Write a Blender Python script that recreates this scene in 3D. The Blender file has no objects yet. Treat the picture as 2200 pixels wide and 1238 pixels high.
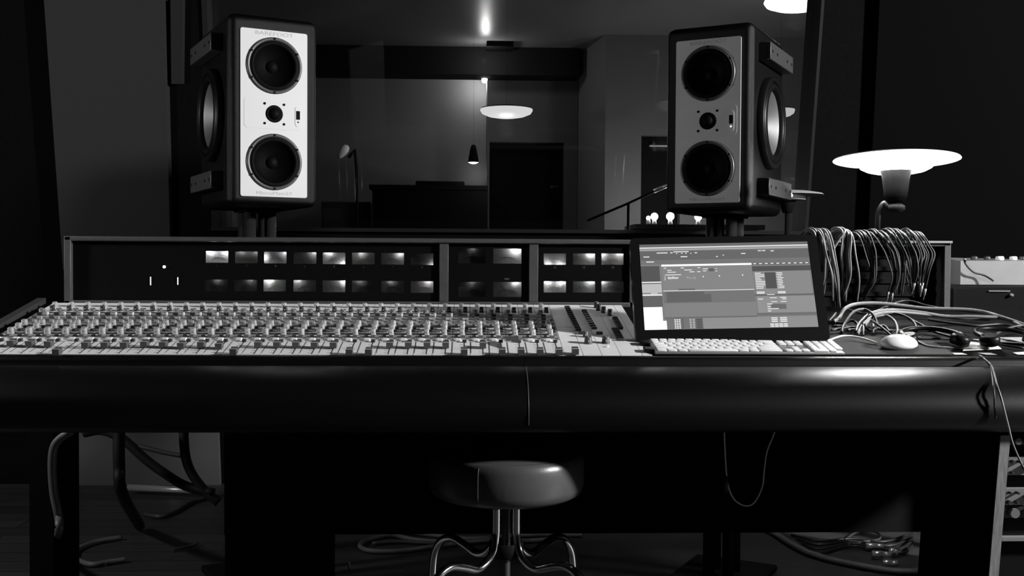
import bpy, bmesh, math, random
from mathutils import Vector, Matrix
random.seed(7)
SC = bpy.context.scene
COL = SC.collection
R = math.radians
F = 2300.0
CAM = Vector((0, 0, 0.95))
CROT = (Matrix.Rotation(R(-2.34), 3, 'Z') @ Matrix.Rotation(R(90 - 1.345), 3, 'X') @ Matrix.Rotation(R(0.33), 3, 'Z'))

def ray(px, py):
    return (CROT @ Vector(((px - 1100) / F, (619 - py) / F, -1))).normalized()
def at(px, py, Y):
    d = ray(px, py); return CAM + d * (Y / d.y)
def onplane(px, py, p0, n):
    d = ray(px, py); return CAM + d * ((p0 - CAM).dot(n) / d.dot(n))

# ---------------------------------------------------------------- materials
MATS = {}
def mat(name, v, rough=0.6, metal=0.0, noise=0.0, nscale=40, bump=0.0, bscale=200, emit=None, coat=0.0, spec=0.5):
    if name in MATS: return MATS[name]
    m = bpy.data.materials.new(name); m.use_nodes = True
    nt = m.node_tree; b = nt.nodes['Principled BSDF']
    b.inputs['Base Color'].default_value = (v, v, v, 1)
    b.inputs['Roughness'].default_value = rough
    b.inputs['Metallic'].default_value = metal
    b.inputs['Coat Weight'].default_value = coat
    b.inputs['Specular IOR Level'].default_value = spec
    if noise or bump:
        tc = nt.nodes.new('ShaderNodeTexCoord')
    if noise:
        n = nt.nodes.new('ShaderNodeTexNoise'); n.inputs['Scale'].default_value = nscale; n.inputs['Detail'].default_value = 4
        nt.links.new(tc.outputs['Object'], n.inputs['Vector'])
        r = nt.nodes.new('ShaderNodeMapRange')
        r.inputs['To Min'].default_value = v * (1 - noise); r.inputs['To Max'].default_value = v * (1 + noise)
        nt.links.new(n.outputs['Fac'], r.inputs['Value']); nt.links.new(r.outputs['Result'], b.inputs['Base Color'])
    if bump:
        n2 = nt.nodes.new('ShaderNodeTexNoise'); n2.inputs['Scale'].default_value = bscale
        nt.links.new(tc.outputs['Object'], n2.inputs['Vector'])
        bp = nt.nodes.new('ShaderNodeBump'); bp.inputs['Strength'].default_value = bump; bp.inputs['Distance'].default_value = 0.002
        nt.links.new(n2.outputs['Fac'], bp.inputs['Height']); nt.links.new(bp.outputs['Normal'], b.inputs['Normal'])
    if emit is not None:
        b.inputs['Emission Color'].default_value = (1, 1, 1, 1); b.inputs['Emission Strength'].default_value = emit
    MATS[name] = m; return m

M_BLACK = mat('black_matte', 0.004, 0.75, spec=.12)
M_BLACKP = mat('black_plastic', 0.004, 0.4, spec=.15)
M_FABRIC = mat('dark_fabric', 0.0035, 0.95, noise=.3, nscale=60, spec=.03)
M_CAB = mat('speaker_vinyl', 0.0015, 0.36, bump=.4, bscale=1400, spec=.22)
M_BAFFLE = mat('pale_baffle', 0.75, 0.45)
M_CONE = mat('woofer_cone', 0.0025, 0.6, bump=.2, bscale=90, spec=.07)
M_SUBCONE = mat('aluminium_cone', 0.28, 0.35, metal=.8)
M_RING = mat('grey_ring', 0.09, 0.4, metal=.4)
M_PLATE = mat('grey_plate', 0.03, 0.5, bump=.3, bscale=300)
M_STRIP = mat('pale_module_paint', 0.8, 0.5, noise=.08, nscale=25)
M_LINE = mat('module_gap', 0.02, 0.8)
M_BAR = mat('printed_grey', 0.12, 0.6)
M_KNOBL = mat('pale_grey_knob', 0.42, 0.45)
M_KNOBD = mat('dark_knob', 0.03, 0.4)
M_KNOBM = mat('mid_grey_knob', 0.13, 0.45)
M_CAP = mat('fader_cap_grey', 0.075, 0.5, bump=.2, bscale=400)
M_WHITE = mat('white_plastic', 0.9, 0.4)
M_LEATHER = mat('armrest_leather', 0.002, 0.37, bump=.06, bscale=60, spec=.42)
M_FRAME = mat('bridge_paint', 0.06, 0.5, noise=.25, nscale=60)
M_CHROME = mat('chrome', 0.7, 0.12, metal=1)
M_SEAT = mat('stool_vinyl', 0.07, 0.33, bump=.15, bscale=60)
M_FACE = mat('meter_paper', 0.85, 0.8)
M_CABLEL = mat('pale_cable', 0.15, 0.45)
M_CABLEM = mat('grey_cable', 0.035, 0.5)
M_CABLED = mat('black_cable', 0.008, 0.5)
M_COIL = mat('coil_grey', .09, .6)
M_PAPER = mat('paper', 0.7, 0.8)
M_LAMPW = mat('lamp_white', 0.85, 0.5)
M_LAMPG = mat('lamp_cone_grey', 0.02, 0.45)
M_ALU = mat('aluminium_pale', 0.28, 0.35, metal=.3)
def em(s): return mat('glow_%g' % s, 0.02, 0.6, emit=s, spec=.1)

def glass_mat():
    m = bpy.data.materials.new('window_glass'); m.use_nodes = True; nt = m.node_tree; nt.nodes.clear()
    o = nt.nodes.new('ShaderNodeOutputMaterial'); mx = nt.nodes.new('ShaderNodeMixShader')
    t = nt.nodes.new('ShaderNodeBsdfTransparent'); g = nt.nodes.new('ShaderNodeBsdfGlossy'); f = nt.nodes.new('ShaderNodeFresnel')
    t.inputs['Color'].default_value = (.93, .93, .93, 1); g.inputs['Roughness'].default_value = 0.0
    f.inputs['IOR'].default_value = 1.45
    nt.links.new(f.outputs[0], mx.inputs[0]); nt.links.new(t.outputs[0], mx.inputs[1]); nt.links.new(g.outputs[0], mx.inputs[2]); nt.links.new(mx.outputs[0], o.inputs[0])
    return m
M_GLASS = glass_mat()
def smoke_mat():
    m = bpy.data.materials.new('smoked_window'); m.use_nodes = True; nt = m.node_tree; nt.nodes.clear()
    o = nt.nodes.new('ShaderNodeOutputMaterial'); t = nt.nodes.new('ShaderNodeBsdfTransparent'); t.inputs['Color'].default_value = (.33, .33, .33, 1)
    nt.links.new(t.outputs[0], o.inputs[0]); return m
M_SMOKE = smoke_mat()

def plank_mat():
    m = bpy.data.materials.new('floor_planks'); m.use_nodes = True; nt = m.node_tree; b = nt.nodes['Principled BSDF']
    tc = nt.nodes.new('ShaderNodeTexCoord'); br = nt.nodes.new('ShaderNodeTexBrick')
    br.inputs['Scale'].default_value = 1.0; br.inputs['Brick Width'].default_value = 1.6; br.inputs['Row Height'].default_value = .11
    br.inputs['Mortar Size'].default_value = .003; br.inputs['Color1'].default_value = (.035, .035, .035, 1); br.inputs['Color2'].default_value = (.055, .055, .055, 1)
    br.inputs['Mortar'].default_value = (.015, .015, .015, 1)
    n = nt.nodes.new('ShaderNodeTexNoise'); n.inputs['Scale'].default_value = 6
    mp = nt.nodes.new('ShaderNodeMapping'); mp.inputs['Scale'].default_value = (1, 14, 1)
    mm = nt.nodes.new('ShaderNodeMix'); mm.data_type = 'RGBA'; mm.blend_type = 'MULTIPLY'; mm.inputs[0].default_value = .6
    nt.links.new(tc.outputs['Object'], br.inputs['Vector']); nt.links.new(tc.outputs['Object'], mp.inputs['Vector']); nt.links.new(mp.outputs[0], n.inputs['Vector'])
    nt.links.new(br.outputs['Color'], mm.inputs[6]); nt.links.new(n.outputs['Fac'], mm.inputs[7]); nt.links.new(mm.outputs[2], b.inputs['Base Color'])
    b.inputs['Roughness'].default_value = .5
    return m
M_FLOOR = plank_mat()

def stripe_wood():
    m = bpy.data.materials.new('rack_wood'); m.use_nodes = True; nt = m.node_tree; b = nt.nodes['Principled BSDF']
    tc = nt.nodes.new('ShaderNodeTexCoord'); mp = nt.nodes.new('ShaderNodeMapping'); mp.inputs['Scale'].default_value = (140, 140, 4)
    n = nt.nodes.new('ShaderNodeTexNoise'); n.inputs['Scale'].default_value = 1.5
    r = nt.nodes.new('ShaderNodeMapRange'); r.inputs['To Min'].default_value = .08; r.inputs['To Max'].default_value = .34
    nt.links.new(tc.outputs['Object'], mp.inputs[0]); nt.links.new(mp.outputs[0], n.inputs['Vector']); nt.links.new(n.outputs['Fac'], r.inputs['Value']); nt.links.new(r.outputs[0], b.inputs['Base Color'])
    b.inputs['Roughness'].default_value = .6
    return m
M_RACKW = stripe_wood()

# ---------------------------------------------------------------- mesh builder
def frame_mtx(o, x, y, z):
    m = Matrix.Identity(4)
    for i, a in enumerate((x, y, z)):
        for k in range(3): m[k][i] = a[k]
    m.translation = o
    return m
def crom(pts, n=8):
    P = [Vector(p) for p in pts]
    if len(P) < 3: return P
    P = [P[0] * 2 - P[1]] + P + [P[-1] * 2 - P[-2]]
    out = []
    for i in range(1, len(P) - 2):
        a, b, c, d = P[i - 1:i + 3]
        for k in range(n):
            t = k / n
            out.append(.5 * ((2 * b) + (c - a) * t + (2 * a - 5 * b + 4 * c - d) * t * t + (3 * b - a - 3 * c + d) * t ** 3))
    out.append(P[-2]); return out

class MB:
    def __init__(s): s.bm = bmesh.new(); s.mi = 0
    def _f(s, vs, smooth=False):
        try:
            f = s.bm.faces.new(vs); f.material_index = s.mi; f.smooth = smooth; return f
        except ValueError: return None
    def box(s, lo, hi, M=None, bev=0.0, seg=2):
        lo, hi = Vector(lo), Vector(hi)
        vs = [s.bm.verts.new((x, y, z)) for x in (lo.x, hi.x) for y in (lo.y, hi.y) for z in (lo.z, hi.z)]
        fs = [s._f([vs[i] for i in q]) for q in ((0, 1, 3, 2), (4, 6, 7, 5), (0, 4, 5, 1), (2, 3, 7, 6), (0, 2, 6, 4), (1, 5, 7, 3))]
        if bev:
            es = list({e for f in fs for e in f.edges})
            r = bmesh.ops.bevel(s.bm, geom=es, offset=bev, segments=seg, profile=.5, affect='EDGES', clamp_overlap=True)
            vs = list({v for f in r['faces'] for v in f.verts} | {v for v in vs if v.is_valid})
            for f in r['faces']: f.smooth = True; f.material_index = s.mi
        if M is not None:
            bmesh.ops.transform(s.bm, matrix=M, verts=vs)
        return s
    def hexa(s, p):  # 8 pts: bottom 4 loop, top 4 loop
        v = [s.bm.verts.new(q) for q in p]
        for q in ((3, 2, 1, 0), (4, 5, 6, 7), (0, 1, 5, 4), (1, 2, 6, 5), (2, 3, 7, 6), (3, 0, 4, 7)): s._f([v[i] for i in q])
        return s
    def quad(s, *p):
        s._f([s.bm.verts.new(q) for q in p]); return s
    def lathe(s, prof, M=None, n=32, cap=True, a0=0, a1=2 * math.pi, sq=0):
        full = abs(a1 - a0 - 2 * math.pi) < 1e-6
        rings = []; k = n if full else n + 1
        for r, z in prof:
            ring = []
            for i in range(k):
                a = a0 + (a1 - a0) * i / n
                rr = r
                if sq: rr = r / (abs(math.cos(a)) ** sq + abs(math.sin(a)) ** sq) ** (1 / sq)
                p = Vector((rr * math.cos(a), rr * math.sin(a), z))
                if M is not None: p = M @ p
                ring.append(s.bm.verts.new(p))
            rings.append(ring)
        for a, b in zip(rings, rings[1:]):
            for i in range(n):
                j = (i + 1) % k
                s._f((a[i], a[j], b[j], b[i]), True)
        if cap and full:
            if prof[0][0] > 1e-5: s._f(list(reversed(rings[0])))
            if prof[-1][0] > 1e-5: s._f(rings[-1])
        return s
    def tube(s, pts, r, n=8, smooth=6, cap=True):
        P = crom(pts, smooth) if smooth else [Vector(p) for p in pts]
        t0 = (P[1] - P[0]).normalized(); up = Vector((0, 0, 1)) if abs(t0.z) < .9 else Vector((1, 0, 0))
        nrm = t0.cross(up).normalized(); rings = []
        for i, p in enumerate(P):
            t = (P[min(i + 1, len(P) - 1)] - P[max(i - 1, 0)])
            if t.length < 1e-9: t = t0
            t = t.normalized()
            nrm = (nrm - t * nrm.dot(t)).normalized(); bn = t.cross(nrm)
            rr = r(i / (len(P) - 1)) if callable(r) else r
            rings.append([s.bm.verts.new(p + nrm * (rr * math.cos(2 * math.pi * k / n)) + bn * (rr * math.sin(2 * math.pi * k / n))) for k in range(n)])
        for a, b in zip(rings, rings[1:]):
            for i in range(n): s._f((a[i], a[(i + 1) % n], b[(i + 1) % n], b[i]), True)
        if cap: s._f(list(reversed(rings[0]))); s._f(rings[-1])
        return s
    def rrect(s, w, h, rad, z0, z1, M=None, n=5, holes=None):
        pts = []
        for cx, cy, a in ((w / 2 - rad, h / 2 - rad, 0), (-w / 2 + rad, h / 2 - rad, 90), (-w / 2 + rad, -h / 2 + rad, 180), (w / 2 - rad, -h / 2 + rad, 270)):
            for k in range(n + 1):
                t = R(a + 90 * k / n); pts.append((cx + rad * math.cos(t), cy + rad * math.sin(t)))
        def V(x, y, z):
            p = Vector((x, y, z)); return s.bm.verts.new(M @ p if M is not None else p)
        a = [V(x, y, z0) for x, y in pts]; b = [V(x, y, z1) for x, y in pts]
        s._f(list(reversed(a))); s._f(b)
        for i in range(len(a)):
            j = (i + 1) % len(a); s._f((a[i], a[j], b[j], b[i]), False)
        return s
    def prism(s, poly, axis_lo, axis_hi, fn, smooth=False):  # poly list of (a,b); fn(a,b,c)->Vector
        s._f([s.bm.verts.new(fn(a, b, axis_lo)) for a, b in poly]); s._f([s.bm.verts.new(fn(a, b, axis_hi)) for a, b in reversed(poly)])
        A = [s.bm.verts.new(fn(a, b, axis_lo)) for a, b in poly]; B = [s.bm.verts.new(fn(a, b, axis_hi)) for a, b in poly]
        for i in range(len(A)):
            j = (i + 1) % len(A); s._f((A[j], A[i], B[i], B[j]), smooth)
        return s

def bool_cut(o, cut):
    me = bpy.data.meshes.new('cut'); bmesh.ops.recalc_face_normals(cut.bm, faces=cut.bm.faces); cut.bm.to_mesh(me); cut.bm.free()
    c = bpy.data.objects.new('cut', me); link(c); c.parent = o.parent
    md = o.modifiers.new('b', 'BOOLEAN'); md.object = c; md.solver = 'EXACT'; md.operation = 'DIFFERENCE'
    bpy.context.view_layer.update()
    nm = bpy.data.meshes.new_from_object(o.evaluated_get(bpy.context.evaluated_depsgraph_get()))
    o.modifiers.clear(); o.data = nm; bpy.data.objects.remove(c)
def link(o): COL.objects.link(o); return o
def obj(name, mb, mats, parent=None, world=True, autosmooth=False):
    bmesh.ops.recalc_face_normals(mb.bm, faces=mb.bm.faces)
    me = bpy.data.meshes.new(name)
    if parent is not None and world:
        bmesh.ops.transform(mb.bm, matrix=pm(parent).inverted(), verts=mb.bm.verts)
    mb.bm.to_mesh(me); mb.bm.free()
    for m in (mats if isinstance(mats, (list, tuple)) else [mats]): me.materials.append(m)
    o = bpy.data.objects.new(name, me); link(o)
    if parent is not None: o.parent = parent
    return o
def pm(o):
    m = Matrix.LocRotScale(o.location, o.rotation_euler, o.scale)
    return pm(o.parent) @ m if o.parent else m
def tag(o, label=None, cat=None, group=None, kind=None):
    if label: o['label'] = label
    if cat: o['category'] = cat
    if group: o['group'] = group
    if kind: o['kind'] = kind
    return o
def thing(name, label, cat, loc=(0, 0, 0), rz=0, group=None, rot=None):
    o = bpy.data.objects.new(name, None); link(o); o.location = loc
    o.rotation_euler = rot if rot else (0, 0, rz); o.empty_display_size = .05
    return tag(o, label, cat, group)
def solo(name, mb, m, label, cat, group=None):
    return tag(obj(name, mb, m), label, cat, group)
def struct(name, mb, m):
    return tag(obj(name, mb, m), kind='structure')
def copy_tree(o, parent=None):
    c = o.copy(); COL.objects.link(c)
    if parent is not None: c.parent = parent
    for ch in list(o.children): copy_tree(ch, c)
    return c
def text_obj(name, s, size, M, m, parent, bold=0.0, align='CENTER', squash=1.0):
    cu = bpy.data.curves.new(name, 'FONT'); cu.body = s; cu.size = size; cu.align_x = align; cu.align_y = 'CENTER'; cu.offset = bold; cu.extrude = .0001
    cu.resolution_u = 3
    t = bpy.data.objects.new(name, cu); link(t)
    bpy.context.view_layer.update()
    me = bpy.data.meshes.new_from_object(t.evaluated_get(bpy.context.evaluated_depsgraph_get()))
    bpy.data.objects.remove(t)
    me.transform(Matrix.Diagonal((squash, 1, 1, 1))); me.transform(pm(parent).inverted() @ M)
    me.materials.clear(); me.materials.append(m)
    o = bpy.data.objects.new(name, me); link(o); o.parent = parent
    return o
def light(kind, name, loc, power, size=.03, parent=None, rot=None, **k):
    l = bpy.data.lights.new(name, kind); l.energy = power
    if kind == 'AREA': l.size = size
    else: l.shadow_soft_size = size
    for a, b in k.items(): setattr(l, a, b)
    o = bpy.data.objects.new(name, l); link(o); o.location = loc
    if rot: o.rotation_euler = rot
    if parent is not None:
        o.parent = parent; o.matrix_local = pm(parent).inverted() @ Matrix.Translation(loc)
    return o

# ---------------------------------------------------------------- camera
cd = bpy.data.cameras.new('camera'); cam = bpy.data.objects.new('camera', cd); link(cam)
cam.location = CAM; cam.rotation_euler = CROT.to_euler(); cd.sensor_width = 36; cd.lens = F / 2200 * 36; cd.clip_start = .05
SC.camera = cam

# ---------------------------------------------------------------- console geometry
def surfz(Y): return 0.744 + (Y - 2.37) * 0.189
SN = Vector((0, -0.189, 1)).normalized()
SP0 = Vector((0, 2.37, 0.744))
SA = math.atan(0.189)
def surf(px, py): return onplane(px, py, SP0, SN)
def SM(X, Y, lift=0.0):   # matrix placing local z along the surface normal
    return Matrix.Translation(Vector((X, Y, surfz(Y))) + SN * lift) @ Matrix.Rotation(SA, 4, 'X')

console = thing('mixing_console', 'long vintage mixing console with padded black armrest and row of lit meters', 'mixing console', (0, 2.6, 0))
XL, XR = -1.118, 1.75
# body
b = MB()
prof = [(2.36, .742), (2.885, .836), (2.885, .80), (2.95, .80), (2.95, .66), (2.36, .64)]
b.prism(prof, XL, XR, lambda a, c, x: Vector((x, a, c)))
obj('console_body', b, mat('console_black', .0018, .7, spec=.08), console)
for x0, x1 in ((-.585, -.36),):
    b = MB(); b.prism([(2.6, 0.0), (2.6, .65), (2.92, .65), (2.92, 0.0)], x0, x1, lambda a, c, x: Vector((x, a, c))); obj('pedestal', b, M_BLACK, console)
b = MB(); b.box((-.66, 2.925, .205), (1.50, 2.945, .66)); obj('rear_panel', b, M_BLACK, console)
for x in (-1.11, 1.5):
    b = MB(); b.box((x, 2.75, 0), (x + .06, 2.93, .655)); obj('leg', b, M_BLACK, console)
# cheek
b = MB(); b.prism([(2.374, .66), (2.374, .752), (2.884, .850), (2.884, .70)], XL - .022, XL, lambda a, c, x: Vector((x, a, c)))
obj('side_cheek', b, mat('cheek_paint', .035, .5), console)
# armrest: padded roll in two lengths with a seam
for nm, x0, x1 in (('left', XL - .35, at(1134, 800, 2.2).x - .0004), ('right', at(1134, 800, 2.2).x + .0004, XR)):
    prf = [(2.372, .736), (2.371, .7425), (2.362, .7445), (2.352, .7435), (2.345, .739), (2.342, .732), (2.341, .7215), (2.336, .7205), (2.325, .7235), (2.31, .7262)]
    for k in range(0, 14):
        t = R(90 - 92 * k / 13); prf.append((2.29 - .13 * math.cos(t), .642 + .085 * math.sin(t)))
    prf += [(2.163, .62), (2.175, .604), (2.20, .602), (2.372, .602)]
    b = MB(); b.prism(prf, x0, x1, lambda a, c, x: Vector((x, a, c)), True)
    obj('armrest_pad', b, M_LEATHER, console)
xs0 = at(1134, 800, 2.2).x; b = MB(); b.tube([Vector((xs0, 2.29 - .1303 * math.cos(R(t)), .642 + .0853 * math.sin(R(t)))) for t in (85, 70, 55, 40, 20, 0)] + [Vector((xs0, 2.162, .62))], .0011, n=6); obj('seam', b, mat('seam_thread', .05, .5), console)
# channel strips
PITCH = .0421; XB = .2154; NCH = 31
caps = [(5, 738), (40, 738), (124, 757), (120, 740), (195, 742), (236, 742), (278, 742), (322, 740), (362, 741), (398, 743), (441, 741), (477, 744), (500, 756), (560, 741), (600, 741), (641, 741), (680, 742), (719, 742), (750, 757), (791, 757), (840, 742), (880, 742), (919, 742), (959, 742), (998, 757), (1039, 742), (1080, 757), (1121, 757), (1162, 757), (1202, 757)]
capY = {}
for px, py in caps:
    p = surf(px, py + 7); i = round((XB - .0132 - p.x) / PITCH); capY[i] = p.y
YB = 2.862
def strip_mesh():
    b = MB(); b.mi = 0
    b.box((-PITCH / 2 + .0006, 2.371 - 2.37, -.004), (PITCH / 2 - .0006, (YB - 2.37) / math.cos(SA), .0))
    def sb(x0, x1, Y0, Y1, mi, h=.0004):
        b.mi = mi; b.box((x0, (Y0 - 2.37) / math.cos(SA), .0), (x1, (Y1 - 2.37) / math.cos(SA), h))
    sb(-.0203, .0203, 2.500, 2.745, 3, .0003)
    sb(.0068, .0088, 2.376, 2.475, 1)
    for k in range(14):
        y = 2.50 + k * .0165
        sb(-.017, -.002 if k % 3 else .010, y, y + .006, 2 if k % 2 else 0, .0007)
    for k in range(6):
        sb(.010, .018, 2.51 + k * .033, 2.517 + k * .033, 1)
    sb(-.0195, -.0185, 2.385, 2.48, 2); sb(-.018, -.004, 2.484, 2.487, 2)
    for k in range(5): sb(-.002, .0045, 2.385 + k * .018, 2.3865 + k * .018, 2)
    return b
def knob_mesh(w, h, dot=True, sq=5, mi_dot=1, taper=.88):
    b = MB(); b.lathe([(w * .56, 0), (w * .56, h * .12), (w * .5, h * .15), (w * .5 * taper + .0004, h - .0012), (w * .5 * taper - .0008, h)], n=20, sq=sq)
    if dot:
        b.mi = 1; b.lathe([(.0011, 0), (.0011, .0006)], M=Matrix.Translation((0, -w * .5 * .95, h * .45)) @ Matrix.Rotation(R(90), 4, 'X'), n=8)
        b.box((-.0006, -w * .42, h), (.0006, 0, h + .0003))
    return b
def cap_mesh():
    b = MB(); b.prism([(-.011, .002), (-.0105, .0155), (-.004, .013), (.004, .013), (.0105, .0155), (.011, .002)], -.0073, .0073, lambda a, c, x: Vector((x, a, c)))
    b.mi = 1; b.box((-.0068, -.0006, .0128), (.0068, .0006, .0135)); b.box((-.0015, -.003, -.0004), (.0015, .003, .003))
    return b
def btn_mesh(w, d, h):
    b = MB(); b.box((-w / 2, -d / 2, 0), (w / 2, d / 2, h), bev=.0007, seg=1); return b
prot = {}
def place(name, build, mats, parent, X, Y, lift=0, rz=0):
    k = name[1]
    if k not in prot:
        o = obj(name[0], build(), mats, parent, world=False); prot[k] = o
    else:
        o = prot[k].copy(); COL.objects.link(o); o.parent = parent
    o.matrix_local = pm(parent).inverted() @ SM(X, Y, lift) @ Matrix.Rotation(rz, 4, 'Z'); return o
strip0 = None
stuff = MB()
for i in range(NCH):
    xc = XB - PITCH * (i + .5)
    if strip0 is None:
        st = obj('channel_strip', strip_mesh(), [M_STRIP, M_LINE, M_BAR, mat('module_mid_grey', .27, .6)], console, world=False); strip0 = st
    else:
        st = strip0.copy(); COL.objects.link(st); st.parent = console
    st.matrix_local = pm(console).inverted() @ SM(xc, 2.37, .001)
    j = lambda s=.001: random.uniform(-s, s)
    cy = capY.get(i, 2.43 if i % 3 else 2.40)
    place(('fader_cap', 'cap'), cap_mesh, [M_CAP, M_WHITE], st, xc + .0078, cy, .001)
    for Yk in (2.545, 2.587, 2.622):
        o = place(('equalizer_knob', 'eq'), lambda: knob_mesh(.0128, .0150), [mat('equalizer_knob_grey', .42, .45), M_LINE], st, xc + .0015, Yk, .001, R(random.choice((-12, -4, 0, 0, 5, 14))))
    place(('send_knob', 'light'), lambda: knob_mesh(.0125, .012, sq=3), [M_KNOBL, M_LINE], st, xc - .002, 2.822, .001)
    place(('pan_knob', 'dark'), lambda: knob_mesh(.0115, .014, sq=0 or 4), [M_KNOBD, M_WHITE], st, xc + .0085, 2.775, .001)
    place(('gain_knob', 'mid'), lambda: knob_mesh(.0155, .012, sq=2), [M_KNOBM, M_WHITE], st, xc - .008, 2.752, .001)
    place(('push_button', 'wbtn'), lambda: btn_mesh(.0125, .011, .005), M_WHITE, st, xc - .007, 2.492, .001)
    place(('push_button', 'dbtn'), lambda: btn_mesh(.0095, .009, .006), M_KNOBD, st, xc + .008, 2.478, .001)
    place(('toggle_switch', 'tog'), lambda: btn_mesh(.0045, .006, .0085), M_WHITE, st, xc + .0165, 2.725, .001)
    place(('push_button', 'dbtn'), lambda: None, M_KNOBD, st, xc + .0115, 2.57, .001)
    # rest: small light and dark switches, one object
    for (dx, Y, w, h, mi) in ((.0125, 2.60, .008, .006, 1), (-.0125, 2.615, .007, .007, 1), (.0148, 2.65, .005, .006, 0), (.0148, 2.685, .005, .007, 0),
                              (-.004, 2.665, .013, .006, 2), (-.004, 2.695, .012, .007, 2), (-.003, 2.723, .011, .008, 1), (.004, 2.52, .010, .005, 2), (-.012, 2.523, .008, .004, 1), (-.012, 2.57, .006, .005, 2)):
        stuff.mi = mi; stuff.box((-w / 2, -.004, 0), (w / 2, .004, h), M=SM(xc + dx, Y, .001))
tag(obj('small_switches', stuff, [M_KNOBL, M_KNOBD, M_BAR], console), kind='stuff')

# master section
b = MB(); b.mi = 0
xm1 = .412
edges = [XB, .257, .299, .341, .39, xm1]
for e0, e1 in zip(edges, edges[1:]):
    b.box((e0 + .0006, .001, -.004), (e1 - .0006, (YB - 2.37) / math.cos(SA), .0), M=SM(0, 2.37, .001))
obj('master_panel', b, M_STRIP, console)
def mbut(X, Y, w=.0135, d=.009, h=.006, m=M_KNOBD, nm='push_button'):
    key = 'mb%g%g%g%s' % (w, d, h, m.name)
    return place((nm, key), lambda: btn_mesh(w, d, h), m, console, X, Y, .001)
for k in range(12): mbut(.262 + k * .0005, 2.825 - k * .0215)
for k in range(9): mbut(.303 + k * .0006, 2.785 - k * .0225, m=M_KNOBD if k != 5 else M_KNOBM)
mbut(.272, 2.556, .015, .011); mbut(.315, 2.556, .015, .011)
for k in range(6): mbut(.372, 2.70 - k * .019, .013, .011, .008)
for k in range(7): mbut(.358, 2.595 - k * .0165, .017, .008, .006)
for k, (X, Y) in enumerate(((.340, 2.83), (.342, 2.80), (.352, 2.775), (.365, 2.745))):
    place(('rotary_knob', 'mk'), lambda: knob_mesh(.013, .017, sq=2), [M_KNOBD, M_WHITE], console, X, Y, .001)
place(('rotary_knob', 'mk2'), lambda: knob_mesh(.018, .017, sq=2), [M_CAP, M_WHITE], console, .2785, 2.472, .001)
place(('rotary_knob', 'mk3'), lambda: knob_mesh(.013, .014, sq=2), [M_CAP, M_WHITE], console, .2785, 2.53, .001)
place(('rotary_knob', 'mk2'), None, None, console, .320, 2.475, .001)
mbut(.3195, 2.441, .006, .004, .004, M_WHITE)
o = place(('fader_cap', 'cap'), None, None, console, .239, 2.378, .001)

# ---------------------------------------------------------------- meter bridge
YF = 2.885
def bx(px, py, Y=YF): return at(px, py, Y)
zt = bx(700, 511).z; zb = bx(700, 657.5).z
xl = bx(143, 580).x; xr = bx(2036, 580).x
b = MB()
t = .013
XD1, XD2 = bx(954, 580).x, bx(1146, 580).x
XD3 = bx(1352, 580).x; 
b.box((xl, YF - .02, zt - t), (xr, YF + .065, zt), bev=.003, seg=1)          # top
b.box((xl, YF - .02, zb), (XD3, YF + .01, zb + t), bev=.002, seg=1)  # bottom
b.box((xl, YF - .02, zb), (xl + .018, YF + .065, zt), bev=.002, seg=1)
b.box((xr - .019, YF - .02, surfz(YF)-.02), (xr, YF + .065, zt - .002), bev=.002, seg=1)
for x in (XD1, XD2): b.box((x - .012, YF - .014, zb + t), (x + .012, YF + .01, zt - t), bev=.001, seg=1)
b.box((XD3, YF - .014, zb + t), (XD3 + .02, YF + .01, zt - t))
obj('bridge_frame', b, M_FRAME, console)
b = MB(); b.box((xl + .01, YF + .055, surfz(YF) - .03), (xr - .01, YF + .063, zt - t)); b.box((xl, YF - .0, zb - .03), (xr, YF + .06, zb + .002))
obj('bridge_back', b, M_BLACK, console)
# meters
meters = []
r1 = [(443, 540.0), (506, 541), (568, 541.5), (632, 542.5), (694, 543), (757, 543.5), (820, 544), (883, 545)]
r2 = [(442, 601), (505, 601.5), (567, 601.5), (631, 602), (694, 603), (757, 603.5), (820, 604), (883, 604.5)]
L1 = [(1.0, [(-.7, 1), (.75, 1)]), (.13, [(-.5, 1), (.8, 1)]), (.42, [(.8, 1), (-.9, 0)]), (.18, [(.7, 1)]), (.5, [(.8, -1), (-.5, 1)]), (.2, [(-.3, 1)]), (.3, [(.6, 1)]), (.13, [(.9, -1)])]
L2 = [(.045, [(0, 1)]), (.06, [(.3, 1)]), (.62, [(-.6, 1)]), (.25, [(-.7, 1)]), (.48, [(.8, 1)]), (.06, [(-.4, 1)]), (.06, [(-.2, 1)]), (.34, [(.5, 1)])]
for (x, y), L in zip(r1 + r2, L1 + L2): meters.append((x, y, 48, 24.5, L))
for x, y, w, h, L in ((985, 534, 58, 32, (.02, [(0, 1)])), (1060, 534.5, 60, 32, (.8, [(.6, 1)])), (985, 606, 58, 32, (.03, [(0, 1)])), (1060, 606, 60, 32, (.28, [(.6, 1)])),
                   (1168, 545, 47.5, 24, (.55, [(-.6, -1), (.5, -1)])), (1231, 545, 47, 24, (.6, [(.6, 1)])), (1292, 545, 47, 24, (.55, [(-.8, 1), (.7, 1)])),
                   (1168, 604.5, 47.5, 24, (.85, [(-.7, 1), (.6, 1)])), (1231, 604.5, 47, 24, (.45, [(.6, 1)])), (1292, 604.5, 47, 24, (.3, [(-.8, 1)]))):
    meters.append((x, y, w, h, L))
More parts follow.
